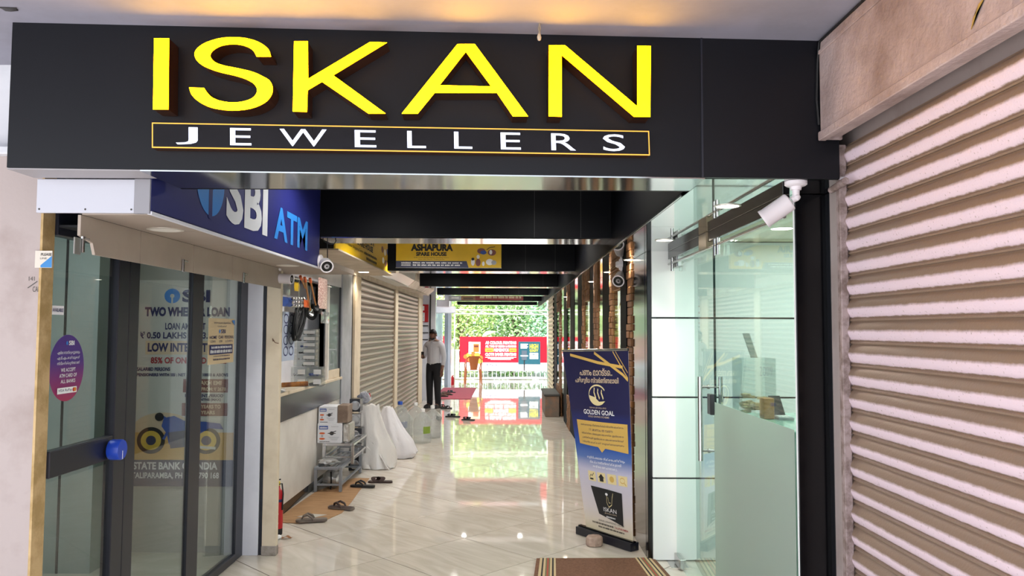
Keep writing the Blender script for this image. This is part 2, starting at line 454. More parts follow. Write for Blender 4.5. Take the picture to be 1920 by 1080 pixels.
# the right-hand bulkhead: black side, mirror underside with downlights
bulk = struct('trim_20', MB().box(X_SOF, X_SOF + .01, 3.05, 19.9, Z_SOF, ZS1), M['beam_black'], 'black side of the mirror bulkhead along the corridor')
struct('top_board', MB().box(X_SOF + .01, 1.30, 3.05, 19.9, Z_SOF + .3, Z_SOF + .32), M['dark'], parent=bulk)
seam = [2.93, onZ(1230, 425, Z_SOF).y]
while seam[-1] < 18.5: seam.append(seam[-1] + 1.55)
seam.append(19.9)
for a, b in zip(seam[:-1], seam[1:]):
    struct('mirror_panel', MB().box(X_SOF, 1.30, max(a, 2.93) + .002, b - .002, Z_SOF, Z_SOF + .012), M['mirror'], parent=bulk)
struct('edge_trim', MB().box(X_SOF - .006, X_SOF + .002, 3.3, 19.9, Z_SOF - .004, Z_SOF + .006), M['chrome'], parent=bulk)

# ------------------------------------------------------------------ far end: left side wall stubs
struct('wall_left_far', MB().box(-4.2, X_LW, 17.6, 17.75, -0.02, ZS1), M['grey_post'], 'wall end beyond the shutters')

# downlights of the bulkhead
def downlight(name, label, c, r, lit, energy, group):
    t = thing(name, label, 'downlight', c, 0, group)
    MB().lathe([(r * 1.0, 0), (r * 1.0, -.002), (r * .86, -.004), (r * .80, -.002)], c, n=24).build('trim_ring', M['led_ring'], t, smooth=True)
    MB().lathe([(r * .82, -.001), (r * .82, -.0032)], c, n=24).build('diffuser', M['led'] if lit else M['lamp_off'], t)
    if energy: spot('downlight_lamp', (c[0], c[1], c[2] - .03), energy)
    return t
for k, (px, py) in enumerate([(1348, 386), (1245, 450), (1181, 487), (1138, 510), (1110, 528), (1062, 556.5)]):
    c = onZ(px, py, Z_SOF); c.x = 1.0 if k else 1.02
    lab = ['lit round downlight in the mirror soffit above the glass shop door', 'lit round downlight in the mirror soffit above the door hinge',
           'lit round downlight beside the small bullet camera on the mirror soffit', 'second lit downlight beyond the small bullet camera', 'third lit downlight beyond the small bullet camera',
           'farthest lit downlight of the mirror soffit'][k]
    downlight('downlight', lab, c, .062, True, 14 if k < 2 else (30 if k < 4 else 22), 'downlights in the mirror soffit')

# ------------------------------------------------------------------ right wall: steel, stone, black panels, showcase windows
wr = struct('wall_right', MB().box(X_RW + .05, X_RW + .10, 5.75, 17.2, -0.02, 2.60), M['dark'], 'right corridor wall of steel, stone and black panels')
M['stone'] = mat('brown_split_stone', '#8d6038', 0.8, col2='#5d4028', nscale=5, nlo=.35, nhi=.75, bump=0.5, bscale=30)
M['stone2'] = mat('tan_split_stone', '#9a6a3c', 0.8, col2='#6b4728', nscale=6, bump=0.5, bscale=30)
M['win_glass'] = glass_mat('showcase_glass', (0.95, 0.98, 0.96), refl=0.35)
M['poster_pale'] = mat('pale_poster_paper', '#dfe6d8', 0.6, emit='#dfe6d8', es=1.5, col2='#cdd8c4', nscale=2)
M['gold_print'] = mat('gold_print', '#d8b64a', 0.5)
M['chain_print'] = mat('pale_chain_print', '#f5f2e6', 0.5)
M['white_print'] = mat('white_print', '#f2f2f2', 0.6)
M['black_print'] = mat('black_print', '#17171a', 0.6)
M['navy_print'] = mat('navy_print', '#26275c', 0.6)
def stones(ya, yb, za, zb, pieces, row=0.062):
    """split-face cladding, one block after the other"""
    z = za
    acc = MB()
    while z < zb - .01:
        h = min(row * random.uniform(.8, 1.25), zb - z); y = ya
        while y < yb - .005:
            w = min(random.uniform(.10, .22), yb - y)
            if yb - (y + w) < .05: w = yb - y
            d = random.uniform(0, .012)
            if pieces:
                MB().bbox(X_RW - .012 - d, X_RW + .05, y + .002, y + w - .002, z + .002, z + h - .002, .004).build('stone', random.choice([M['stone'], M['stone2'], M['stone']]), wr)
            else:
                acc.box(X_RW - .012 - d, X_RW + .05, y + .002, y + w - .002, z + .002, z + h - .002)
            y += w
        z += h
    if not pieces: acc.build('stone_cladding', M['stone'], wr, kind='stuff')
M['satin_black'] = mat('satin_black_panel', '#08080b', .6, spec=.05)
M['dark_steel'] = mat('dark_polished_steel', '#5a5c60', .12, metal=1.0)
def blackp(ya, yb, proud=.0): struct('black_panel', MB().bbox(X_RW - .012 - proud, X_RW + .05, ya, yb, 0, Z_SOF, .003), M['satin_black'], parent=wr)
def mirrorp(ya, yb): struct('steel_panel', MB().bbox(X_RW - .006, X_RW + .05, ya, yb, 0, Z_SOF, .003), M['dark_steel' if ya < 6 else 'mirror_soft'], parent=wr)
nwin = [2]
def showcase(ya, yb, z0=.55, z1=2.04, full=True):
    nwin[0] += 1
    w = thing('window_%d' % nwin[0], None, None, (X_RW, (ya + yb) / 2, z0)); w['kind'] = 'structure'
    w['label'] = ['lit showcase window next to the roll-up banner', 'second lit showcase window along the corridor', 'third lit showcase window along the corridor', 'last lit showcase window before the tan shutter'][nwin[0] - 3]
    back = MB().box(X_RW + .035, X_RW + .05, ya, yb, z0, z1).build('poster', M['poster_pale'], w)
    MB().quad((X_RW - .004, ya + .01, z0), (X_RW - .004, ya + .01, z1), (X_RW - .004, yb - .01, z1), (X_RW - .004, yb - .01, z0)).build('pane', M['win_glass'], w)
    S = Surf((X_RW + .034, yb, z1), (0, ya - yb, 0), (0, 0, z0 - z1), 1, 1)
    for s, wd in ((.46, .012), (.36, .010)):
        S.line([(.5 + s * math.sin(a) * (1 if True else 1), .05 + .42 * (s + .1) * 1.55 * (1 - math.cos(a)) * .5 + .02) for a in [math.pi * (k / 24 * 2 - 1) for k in range(25)]], wd, M['gold_print'] if s > .4 else M['chain_print'], w, 'necklace_print')
        pts = [(.5 + s * math.cos(a), .10 + (s + .12) * .62 * math.sin(a)) for a in [math.pi * k / 22 for k in range(23)]]
        for u, v in pts: S.ellipse(u, v, .022, .010, M['chain_print'], w, 'chain_link_print', n=8)
    S.rect(.0, .42, 1.0, .56, M['white_print'], w, 'name_label')
    S.text('FOON', .2, .45, .8, .53, M['navy_print'], w, bold=.01)
    S.line([(.2, .6), (.4, .75), (.3, .9), (.55, .99)], .012, M['gold_print'], w, 'curl_print')
    if full:
        stones(ya, yb, z1, Z_SOF, nwin[0] <= 4); stones(ya, yb, 0, z0, nwin[0] <= 3)
    return w
struct('post', MB().bbox(X_RW - .005, X_RW + .07, 5.66, 5.74, 0, Z_SOF, .004), M['gloss_black'], parent=wr)
random.seed(11)
mirrorp(5.745, 6.30); stones(6.30, 6.55, 0, Z_SOF, True); blackp(6.55, 6.90, .01); showcase(6.90, 7.46); stones(7.46, 7.70, 0, Z_SOF, True); blackp(7.70, 8.30)
mirrorp(8.30, 8.68); stones(8.68, 9.15, 0, Z_SOF, False); blackp(9.15, 9.62); showcase(9.62, 10.3); stones(10.3, 10.6, 0, Z_SOF, False); blackp(10.6, 11.3)
mirrorp(11.3, 11.9); blackp(11.9, 12.7); showcase(12.7, 13.4); blackp(13.4, 14.2); mirrorp(14.2, 14.9); stones(14.9, 15.5, 0, Z_SOF, False); showcase(15.5, 16.3); blackp(16.3, 17.2)

# ------------------------------------------------------------------ jewellery shop room behind the glass
ws = struct('wall_shop', MB().box(1.045, 3.3, 5.665, 5.74, -0.02, 2.6), M['groove'], 'white panelled shop wall with black grooves')
zs = [0.0] + [onY(1250, y, 5.64).z for y in (897, 745, 596)] + [2.32]
for a, b in zip(zs[:-1], zs[1:]):
    for x0, x1 in ((1.048, 3.3),):
        struct('panel', MB().bbox(x0, x1, 5.64, 5.666, a + .006, b - .006, .002), M['white_gloss'], parent=ws)
struct('ceiling_shop', MB().box(1.30, 3.3, 3.3, 5.66, 2.32, 2.36), M['shop_cream'], 'cream ceiling inside the glass shop')
struct('wall_shop_side', MB().box(3.1, 3.3, 3.3, 5.7, 0, 2.32), M['white_gloss'])
struct('wall_shop_front', MB().box(1.42, 3.3, 3.28, 3.34, 0, 2.6), M['white_gloss'])
for i, (x, y) in enumerate([(1.75, 4.9), (2.4, 4.9), (1.75, 3.9), (2.4, 3.9)]):
    downlight('ceiling_lamp', ['round lamp in the shop ceiling above the back of the glass door', 'round lamp in the shop ceiling by the panelled back wall, away from the glass', 'round lamp in the shop ceiling above the white desk', 'round lamp in the shop ceiling behind the black pier'][i], (x, y, 2.32), .08, True, 0, 'lamps in the shop ceiling')
area('shop_ceiling_light', (2.1, 4.5, 2.29), 1.2, 1.4, 25, (0.97, 1.0, 0.98))
# black street-front pier at the end of the glass
pier = struct('wall_front_right', MB().bbox(1.216, 1.37, 3.25, 3.275, -0.02, Z_SOF, .003), M['gloss_black'], 'gloss black pier between the glass shop and the street shutter')
struct('edge_panel', MB().bbox(1.348, 1.46, 3.21, 3.26, -0.02, Z_SOF, .003), M['acp'], parent=pier)
struct('soffit_panel', MB().box(1.30, 1.46, 2.93, 3.3, Z_SOF, Z_SOF + .012), M['gloss_black'], parent=pier)
for z in (.3, .75, 1.2, 1.65):
    MB().lathe([(.005, 0), (.004, -.003), (.0001, -.004)], (1.44, 3.21, z), (0, 1, 0), n=8).build('screw', M['chrome'], pier)

# glass front of the shop: hinged door and fixed light with frosted film
XG = 1.205
Yh = onX(1268, 900, XG).y; Ym = onX(1341, 900, XG).y; Yn = 3.255
d2 = thing('door_2', 'greenish glass shop door with long steel pull handles', None, (XG, Yh, 0)); d2['kind'] = 'structure'
MB().box(XG, XG + .012, Ym + .004, Yh, .012, Z_SOF - .01).build('pane', M['glass_green'], d2)
M['glass_edge'] = mat('green_glass_edge', '#3c4a46', 0.3)
MB().box(XG, XG + .012, Ym + .0025, Ym + .004, .012, Z_SOF - .01).build('pane_edge', M['glass_edge'], d2)
def patch(z0, z1, y0, y1): 
    MB().bbox(XG - .016, XG + .028, y0, y1, z0, z1, .003).build('patch_fitting', M['chrome'], d2)
patch(.006, .075, Yh - .17, Yh + .012)
patch(Z_SOF - .13, Z_SOF - .05, Yh - .17, Yh + .012)
MB().bbox(XG - .06, XG + .07, Yh - .1, Yh + .2, -.002, .003, .001).build('floor_plate', M['chrome'], d2)
yb = onX(1330, 718, XG).y
for s in (-1, 1):
    xb = XG + .006 + s * .062
    MB().tube([(xb, yb, 0.885), (xb, yb, 1.385)], .014, 14).build('pull_handle', M['chrome'], d2, smooth=True)
for z in (.945, 1.325):
    MB().tube([(XG + .006 - .062, yb, z), (XG + .006 + .062, yb, z)], .008, 10).build('handle_bolt', M['chrome'], d2, smooth=True)
    MB().lathe([(.014, -.006), (.014, .006)], (XG - .006, yb, z), (1, 0, 0), 12).build('handle_collar', M['chrome'], d2, smooth=True)
MB().bbox(XG - .03, XG - .002, yb - .13, yb - .06, 1.17, 1.29, .004).build('lock_body', mat('dark_lock', '#3a3a3d', .3, metal=.6), d2)
w2 = thing('window_2', 'fixed glass shop front with frosted lower half', None, (XG, 3.8, 0)); w2['kind'] = 'structure'
MB().box(XG, XG + .012, Yn, Ym - .004, .0, Z_SOF).build('pane', M['glass_green'], w2)
MB().box(XG - .004, XG - .0025, Yn, Ym - .006, .0, 1.245).build('frosted_film', M['frost'], w2)
MB().box(XG, XG + .012, Ym - .004, Ym - .001, .0, Z_SOF).build('pane_edge', M['glass_edge'], w2)
MB().box(XG + .004, XG + .010, Yn - .004, Yn, 0, Z_SOF).build('bright_edge', M['white_gloss'], w2)
# header channel and hanging rod with clamps
hd = thing('door_header', 'black header channel with steel rod above the glass shop front', 'door header', (XG, 4.6, 2.2))
MB().bbox(XG - .035, XG - .005, 3.26, Yh + .42, 2.186, 2.243, .002).build('channel', M['gloss_black'], hd)
MB().box(XG - .037, XG - .005, 3.26, Yh + .42, 2.2432, 2.2448).build('top_lip', M['chrome'], hd)
MB().bbox(XG - .045, XG + .0, Ym - .02, Ym + .16, 2.15, 2.243, .003).build('closer_block', mat('bronze_block', '#8c7c66', .4, metal=.5), hd)
MB().tube([(XG - .03, 3.26, 2.15), (XG - .03, Yh + .1, 2.15)], .009, 10).build('rod', M['chrome'], hd, smooth=True)
for y in (Ym - .16, Ym - .22, Yh - .06):
    MB().tube([(XG - .03, y, 2.09), (XG - .03, y, 2.186)], .012, 10).build('clamp', M['chrome'], hd, smooth=True)
# ------------------------------------------------------------------ the big shop sign
SN = Vector((0.0453, -1.0, 0)).normalized()          # out of the sign, towards the street
def onS(px, py, out=0.0):
    d = ray(px, py); P0 = Vector((-1.82, 2.78, 0)) + SN * out
    return CAM + d * ((P0 - CAM).dot(SN) / d.dot(SN))
sign = thing('shop_sign', 'long black fascia sign with glowing yellow raised capital letters', 'sign', (-0.3, 2.86, ZS0))
M['letter_face'] = mat('lit_yellow_acrylic', '#ffd400', 0.4, emit=(1.0, 0.47, 0.0), es=30.0)
M['letter_side'] = mat('rose_gold_letter_return', '#7d4a2b', 0.32, metal=0.9)
M['gold_line'] = mat('lit_gold_line', '#c98a2a', 0.4, emit=(1.0, 0.5, 0.08), es=0.9)
M['white_lit'] = mat('lit_white_acrylic', '#dfe6ff', 0.4, emit=(0.72, 0.80, 1.0), es=1.1)
M['plate'] = mat('gloss_black_acrylic', '#08080a', 0.04, spec=0.6)
xa, xb, xc = -1.835, onS(1316, 200).x, 1.268
for a, b in ((xa, xb - .002), (xb + .002, xc)):
    MB().hexa([(a, sgnY(a), ZS0), (b, sgnY(b), ZS0), (b, sgnY(b) + .02, ZS0), (a, sgnY(a) + .02, ZS0),
               (a, sgnY(a), ZS1), (b, sgnY(b), ZS1), (b, sgnY(b) + .02, ZS1), (a, sgnY(a) + .02, ZS1)]).build('back_panel', M['acp'], sign)
MB().box(xb - .004, xb + .004, sgnY(xb) - .004, sgnY(xb) + .02, ZS0, ZS1).build('joint_strip', M['frame'], sign)
# underside: plain painted at the pillar, polished steel over the passage
xm0 = onY(285, 330, 2.9).x
ya_, yb_ = 2.80, onZ(900, 353, ZS0).y
MB().hexa([(xa, sgnY(xa) + .004, ZS0 - .006), (xm0, sgnY(xm0) + .004, ZS0 - .006), (xm0, 2.943, ZS0 - .006), (xa, 2.943, ZS0 - .006),
           (xa, sgnY(xa) + .004, ZS0 - .001), (xm0, sgnY(xm0) + .004, ZS0 - .001), (xm0, 2.943, ZS0 - .001), (xa, 2.943, ZS0 - .001)]).build('underside_panel', mat('grey_painted_soffit', '#9a9598', .55), sign)
MB().hexa([(xm0, sgnY(xm0) + .004, ZS0 - .006), (X_SOF, sgnY(X_SOF) + .004, ZS0 - .006), (X_SOF, yb_, ZS0 - .006), (xm0, yb_, ZS0 - .006),
           (xm0, sgnY(xm0) + .004, ZS0 - .001), (X_SOF, sgnY(X_SOF) + .004, ZS0 - .001), (X_SOF, yb_, ZS0 - .001), (xm0, yb_, ZS0 - .001)]).build('mirror_underside', M['mirror_soft'], sign)
MB().box(xm0, X_SOF, yb_, yb_ + .02, ZS0 - .006, ZS1).build('rear_panel', M['beam_black'], sign)
LD = 0.088
LET = {
 'I': ([(289.3, 72), (317.3, 72.3), (316, 205.7), (287.3, 205.3)], [], None),
 'S': ([(508.3, 106.7), (503, 92), (485, 79), (462, 72), (438, 70), (412, 72), (386, 80), (370, 91), (365, 102), (370, 114), (384, 125), (410, 135), (440, 142), (462, 149), (477, 158), (482.5, 170), (476, 182), (460, 189.5), (437, 192.3), (412, 189), (394, 180), (382.7, 165), (355, 164.3), (360, 178), (375, 192), (400, 203), (436, 207.5), (470, 204), (495, 194), (508, 181), (511.7, 167), (507, 153), (494, 144), (474, 135), (445, 128), (420, 123), (402, 116), (394.5, 105), (400, 95), (415, 86.5), (437, 83.3), (458, 86), (474, 94), (481.7, 106.7)], [], (0, 21, 22, 43)),
 'K': ([(551.7, 77.7), (577.3, 77.7), (578, 148), (694, 79), (726, 80), (625, 141.5), (723, 213), (691, 213), (604, 153.5), (577, 169.5), (575.7, 210), (549.3, 209.3)], [], None),
 'A': ([(858, 82.7), (890, 82.7), (990, 218.3), (961.7, 218.3), (931.7, 174.3), (815, 174.3), (783.3, 213.3), (753.3, 213.3)], [[(873.3, 97.3), (921, 162.3), (824.3, 160)]], None),
 'N': ([(1029.3, 85), (1059, 85), (1195, 200), (1195, 86), (1220, 86.7), (1219, 219.3), (1188.3, 219), (1052.7, 103.3), (1053.3, 219), (1029, 218.3)], [], None)}
for ch, (ol, holes, cor) in LET.items():
    if cor: ol = [(p.x, p.y) for p in smooth_loop(ol, cor, 3)]
    face, body = letter_solid(ol, holes, lambda x, y: onS(x, y, LD), lambda x, y: onS(x, y, LD) - SN * (LD - .001))
    lb = body.build('letter', M['letter_side'], sign, label='raised yellow letter ' + ch)
    face.build('letter_face', M['letter_face'], lb)
PD = 0.045
tl, tr, br, bl = onS(285, 230.5, PD), onS(1217, 245, PD), onS(1217, 292, PD), onS(285, 277, PD)
zt = (tl.z + tr.z) / 2; zb = (bl.z + br.z) / 2
tl.z = tr.z = zt; bl.z = br.z = zb
pl = MB().prism([tl, tr, br, bl], -SN * (PD - .001)).build('name_strip', M['letter_side'], sign)
S = Surf(tl, tr - tl, bl - tl, 932, 47)
S.rect(0, 0, 932, 47, M['gold_line'], pl, 'gold_border', lift=.001)
S.rect(2.2, 2.2, 929.8, 44.8, M['plate'], pl, 'black_face', lift=.002)
for ch, x0, x1 in (('J', 329, 369), ('E', 428, 467), ('W', 519, 606), ('E', 658, 698), ('L', 756, 791), ('L', 844, 878), ('E', 932, 970), ('R', 1028, 1075), ('S', 1127, 1169)):
    S.text(ch, x0 - 285, 8, x1 - 285, 40, M['white_lit'], pl, bold=0.0, name='small_letter', lift=.004)
# small white board and pilaster under the left end of the sign
wb = thing('white_board', 'blank white board screwed under the left end of the sign', 'board', (-1.63, 2.95, 2.1))
a, b = onY(70, 366, 2.955).x, onY(254, 366, 2.955).x
MB().bbox(a, b, 2.95, 2.965, Z_ATM_SOF - .002, ZS0 - .008, .002).build('board', mat('white_board_sheet', '#b9b9c2', .4), wb)
for x in (a + .012, (a + b) / 2, b - .012):
    MB().lathe([(.004, 0), (.003, -.002), (.0001, -.003)], (x, 2.95, Z_ATM_SOF + .012), (0, 1, 0), 8).build('screw', M['screw'], wb)
# rope hanging from the canopy
pt = onS(1014, -60, .12); pb = onS(1011, 68, .10)
mb = MB()
rp = thing('hanging_rope', 'short knotted rope hanging from the canopy in front of the sign', 'rope', pb)
for s in (0, math.pi):
    mb = MB(); mb.tube([(pt.lerp(pb, k / 40)) + Vector((math.cos(k * .8 + s) * .003, math.sin(k * .8 + s) * .003, 0)) for k in range(41)], .0028, 6)
    mb.build('strand', mat('grey_rope', '#8d8172', .9), rp, smooth=True)
MB().lathe([(.0001, -.018), (.006, -.014), (.008, -.004), (.005, .008), (.0001, .012)], pb, n=10).build('knot', mat('pale_knot', '#b9ae9d', .8), rp, smooth=True)

# ------------------------------------------------------------------ rolling shutters
def slat_material(name, pink, dust, pitch, lo=.50, hi=.62, low=.14, rough=.45, metal=.0):
    m = mat(name, pink, rough, metal=metal)
    nt = m.node_tree; N = nt.nodes; L = nt.links; b = N['Principled BSDF']
    tc = N.new('ShaderNodeTexCoord'); sp = N.new('ShaderNodeSeparateXYZ'); L.new(tc.outputs['Object'], sp.inputs[0])
    oi = N.new('ShaderNodeObjectInfo')
    mp = N.new('ShaderNodeVectorMath'); mp.operation = 'ADD'; L.new(tc.outputs['Object'], mp.inputs[0])
    cb = N.new('ShaderNodeCombineXYZ'); ml = N.new('ShaderNodeMath'); ml.operation = 'MULTIPLY'; ml.inputs[1].default_value = 50
    L.new(oi.outputs['Random'], ml.inputs[0]); L.new(ml.outputs[0], cb.inputs[1]); L.new(cb.outputs[0], mp.inputs[1])
    n = N.new('ShaderNodeTexNoise'); n.inputs['Scale'].default_value = 26; n.inputs['Detail'].default_value = 8; n.inputs['Roughness'].default_value = .7
    L.new(mp.outputs[0], n.inputs['Vector'])
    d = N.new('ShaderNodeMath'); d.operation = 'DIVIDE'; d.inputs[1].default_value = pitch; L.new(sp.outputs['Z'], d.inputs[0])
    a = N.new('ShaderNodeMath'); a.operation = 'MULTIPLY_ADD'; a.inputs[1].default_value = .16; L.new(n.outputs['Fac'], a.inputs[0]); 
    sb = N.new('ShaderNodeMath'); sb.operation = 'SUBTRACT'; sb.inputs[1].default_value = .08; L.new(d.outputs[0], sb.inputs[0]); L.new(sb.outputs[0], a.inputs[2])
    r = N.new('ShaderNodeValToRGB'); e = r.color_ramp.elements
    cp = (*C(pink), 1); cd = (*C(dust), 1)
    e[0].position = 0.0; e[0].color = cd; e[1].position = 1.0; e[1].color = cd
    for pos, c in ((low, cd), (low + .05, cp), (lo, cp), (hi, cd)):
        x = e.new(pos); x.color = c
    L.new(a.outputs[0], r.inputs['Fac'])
    n3 = N.new('ShaderNodeTexNoise'); n3.inputs['Scale'].default_value = 120; n3.inputs['Detail'].default_value = 2; L.new(mp.outputs[0], n3.inputs['Vector'])
    r3 = N.new('ShaderNodeValToRGB'); r3.color_ramp.elements[0].position = .66; r3.color_ramp.elements[1].position = .72
    r3.color_ramp.elements[0].color = (0, 0, 0, 1); r3.color_ramp.elements[1].color = (.6, .6, .6, 1)
    L.new(n3.outputs['Fac'], r3.inputs['Fac'])
    mx = N.new('ShaderNodeMix'); mx.data_type = 'RGBA'; L.new(r3.outputs[0], mx.inputs[0]); L.new(r.outputs[0], mx.inputs[6]); mx.inputs[7].default_value = cd
    L.new(mx.outputs[2], b.inputs['Base Color'])
    bp = N.new('ShaderNodeBump'); bp.inputs['Strength'].default_value = .25; bp.inputs['Distance'].default_value = .004
    L.new(n3.outputs['Fac'], bp.inputs['Height']); L.new(bp.outputs[0], b.inputs['Normal'])
    return m
def slat_mesh(L, pitch, sx, m, d=.017):
    """one curved slat, length L along y from 0, rising along z, bulging towards sx"""
    pr = [(0, 0), (.006, .0), (.0075, .06), (.004, .10), (.0015, .12), (.004, .17)]
    for k in range(9):
        t = k / 8; pr.append((.004 + (d - .002) * math.sin(math.pi * (.06 + .88 * t)) , .19 + .70 * t))
    pr += [(.001, .93), (0.0, 1.0)]
    mb = MB()
    for y in (0, L): mb.v += [(sx * x, y, z * pitch) for x, z in pr]
    n = len(pr)
    mb.f = [((i, i + 1, n + i + 1, n + i) if sx > 0 else (i, n + i, n + i + 1, i + 1)) for i in range(n - 1)]
    me = bpy.data.meshes.new('slat'); me.from_pydata(mb.v, [], mb.f); me.materials.append(m)
    me.polygons.foreach_set('use_smooth', [True] * len(me.polygons))
    try: me.set_sharp_from_angle(angle=math.radians(50))
    except Exception: pass
    return me
def shutter(name, label, X, Y0, Y1, z0, z1, sx, m, pitch, backmat, d=.017):
    t = thing(name, label, 'shutter', (X, (Y0 + Y1) / 2, z0))
    me = slat_mesh(Y1 - Y0, pitch, sx, m, d)
    z = z0 + .07
    while z < z1:
        o = link('slat', me, t, True); o.location = (0, Y0 - (Y0 + Y1) / 2, z - z0); z += pitch
    MB().bbox(X - sx * .012, X + sx * .014, Y0, Y1, z0, z0 + .07, .004).build('bottom_bar', m, t)
    MB().box(X - sx * .006, X - sx * .004, Y0, Y1, z0, z1).build('backing_sheet', backmat, t)
    return t
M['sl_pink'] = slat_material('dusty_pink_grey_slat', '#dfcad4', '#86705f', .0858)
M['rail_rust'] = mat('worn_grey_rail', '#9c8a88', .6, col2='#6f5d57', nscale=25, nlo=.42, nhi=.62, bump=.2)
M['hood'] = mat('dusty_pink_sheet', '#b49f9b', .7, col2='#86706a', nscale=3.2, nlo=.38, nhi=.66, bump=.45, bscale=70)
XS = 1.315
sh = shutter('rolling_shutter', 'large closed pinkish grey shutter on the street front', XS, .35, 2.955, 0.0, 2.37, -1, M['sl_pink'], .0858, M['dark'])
MB().bbox(XS - .035, XS + .03, 2.955, 2.985, 0, 2.385, .003).build('guide_rail', M['rail_rust'], sh)
MB().bbox(XS - .04, XS - .01, 2.94, 2.96, 0, 2.385, .003).build('guide_lip', M['rail_rust'], sh)
MB().tube([(XS - .05, 2.99, 2.215), (XS - .055, 2.85, 2.225)], .014, 10).build('lock_pin', M['rail_rust'], sh, smooth=True)
struct('wall_street_right', MB().box(XS + .03, XS + .35, .2, 3.2, 0, ZS1), M['pillar'], 'wall behind the street shutter')
hdz = 2.402
hood = thing('shutter_hood', 'dusty sheet-metal hood above the street shutter', 'shutter hood', (1.3, 1.6, hdz))
MB().prism([(1.192, 2.905, hdz), (1.192, 2.905, ZS1 - .003), (1.34, 2.905, ZS1 - .003), (1.34, 2.905, hdz + .05), (1.26, 2.905, hdz)], (0, -2.55, 0)).build('sheet', M['hood'], hood)
MB().bbox(1.182, 1.212, .345, 2.908, hdz - .012, hdz + .022, .003).build('bottom_lip', M['hood'], hood)
MB().bbox(1.185, 1.199, .345, 2.905, ZS1 - .06, ZS1 - .045, .002).build('upper_fold', M['hood'], hood)
MB().bbox(1.212, 1.27, 2.89, 2.905, hdz - .01, hdz + .02, .003).build('end_bracket', M['rail_rust'], hood)
mb = MB(); mb.tube([(1.187, 2.909, hdz + .05), (1.181, 2.911, 2.55), (1.187, 2.912, 2.70), (1.188, 2.89, 2.772), (1.190, 2.2, 2.777), (1.190, .5, 2.778)], .005, 6)
mb.build('cable', mat('black_cable', '#141416', .6), hood, smooth=True)
lf = onX(1835, 25, 1.190)
MB().prism([lf + Vector((-.001, a, b)) for a, b in ((-.03, .03), (-.005, .022), (.03, -.03), (.02, -.005))], (-.002, 0, 0)).build('dry_leaf', mat('yellow_leaf', '#b58e45', .8), hood)

# ------------------------------------------------------------------ bullet cameras
M['cam_white'] = mat('white_camera_plastic', '#e3dcdf', .4)
M['lens'] = mat('black_lens', '#0c0d10', .12)
def bullet(label, base, aim, L, r, up=(0, 0, 1), drop=.09, name='security_camera', square=False):
    """ceiling or wall mounted bullet camera; base = fixing point, up = fixing normal reversed, aim = view direction"""
    base = Vector(base); up = Vector(up).normalized(); aim = Vector(aim).normalized()
    t = thing(name, label, 'security camera', base)
    MB().lathe([(r * 1.15, 0), (r * 1.15, -r * .35), (r * .95, -r * .5), (r * .6, -r * .55), (r * .55, -r * .9)], base, up, 20).build('mount', M['cam_white'], t, smooth=True)
    j = base - up * drop
    MB().tube([base - up * r * .8, j, j + aim * r * .5], r * .38, 12).build('arm', M['cam_white'], t, smooth=True)
    MB().lathe([(.0001, -r * .5), (r * .42, -r * .2), (r * .42, r * .2), (.0001, r * .5)], j, aim.orthogonal(), 12).build('joint', M['cam_white'], t, smooth=True)
    s = j + aim * r * .6
    MB().lathe([(r * .5, 0), (r * .92, r * .12), (r, r * .3), (r, L - r * .3), (r * 1.04, L - r * .25), (r * 1.04, L), (r * .86, L), (r * .84, L - .004)], s, aim, 24).build('body', M['cam_white'], t, smooth=True)
    MB().lathe([(r * .84, L - .004), (r * .42, L - .003), (r * .4, L - .008), (.0001, L - .002)], s, aim, 24).build('lens', M['lens'], t, smooth=True)
    return t
cb_ = onZ(1492, 340, Z_SOF)
bullet('white bullet camera hanging from the soffit in front of the black pier', cb_ + Vector((0, 0, -.001)), Vector((-.72, .30, -.52)), .125, .037, drop=.062)
cb_ = onZ(1174, 496, Z_SOF)
bullet('white bullet camera on the mirror soffit facing the street', (1.0, cb_.y, Z_SOF - .001), Vector((-.35, -.85, -.42)), .13, .052, drop=.09)
# ------------------------------------------------------------------ cash machine room on the left
def aY(px, X=X_ATM, py=720): return onX(px, py, X).y
M['atm_wall'] = mat('grey_green_laminate', '#8f9d99', .3, col2='#87958f', nscale=2)
M['atm_wall2'] = mat('light_grey_laminate', '#a3a49f', .35)
we = struct('wall_cash_end', MB().box(-4.2, -1.86, 5.80, 5.92, -.02, 2.6), M['atm_wall2'], 'grey end wall inside the cash machine room')
cab = struct('wall_cash_panel', MB().box(-4.2, -2.83, 5.30, 5.80, 0, 2.6), M['atm_wall'], 'grey green panelled projection inside the cash room')
xg = onY(119, 700, 5.3).x
struct('joint_strip', MB().box(xg - .008, xg + .008, 5.297, 5.302, 0, 2.6), M['groove'], parent=cab)
struct('ceiling_cash', MB().box(-4.2, X_ATM + .02, 3.3, 5.8, 2.5, 2.54), M['white'], 'white ceiling inside the cash room')
struct('floor_cash', MB().box(-4.2, X_ATM - .02, 3.3, 5.8, .0005, .004), marble('pale_cash_room_tile', '#b9b6a6', '#c4c2b4'), 'pale floor inside the cash room')
area('cash_room_light', (-2.9, 4.3, 2.47), 1.0, 1.0, 12, (0.96, 1.0, 1.0))
for i, (x, y) in enumerate(((-2.5, 4.2), (-2.5, 5.1))):
    downlight('ceiling_lamp', ['lit round lamp in the cash room ceiling near the street', 'lit round lamp in the cash room ceiling above the loan poster'][i], (x, y, 2.5), .07, True, 0, 'lamps in the cash room ceiling')
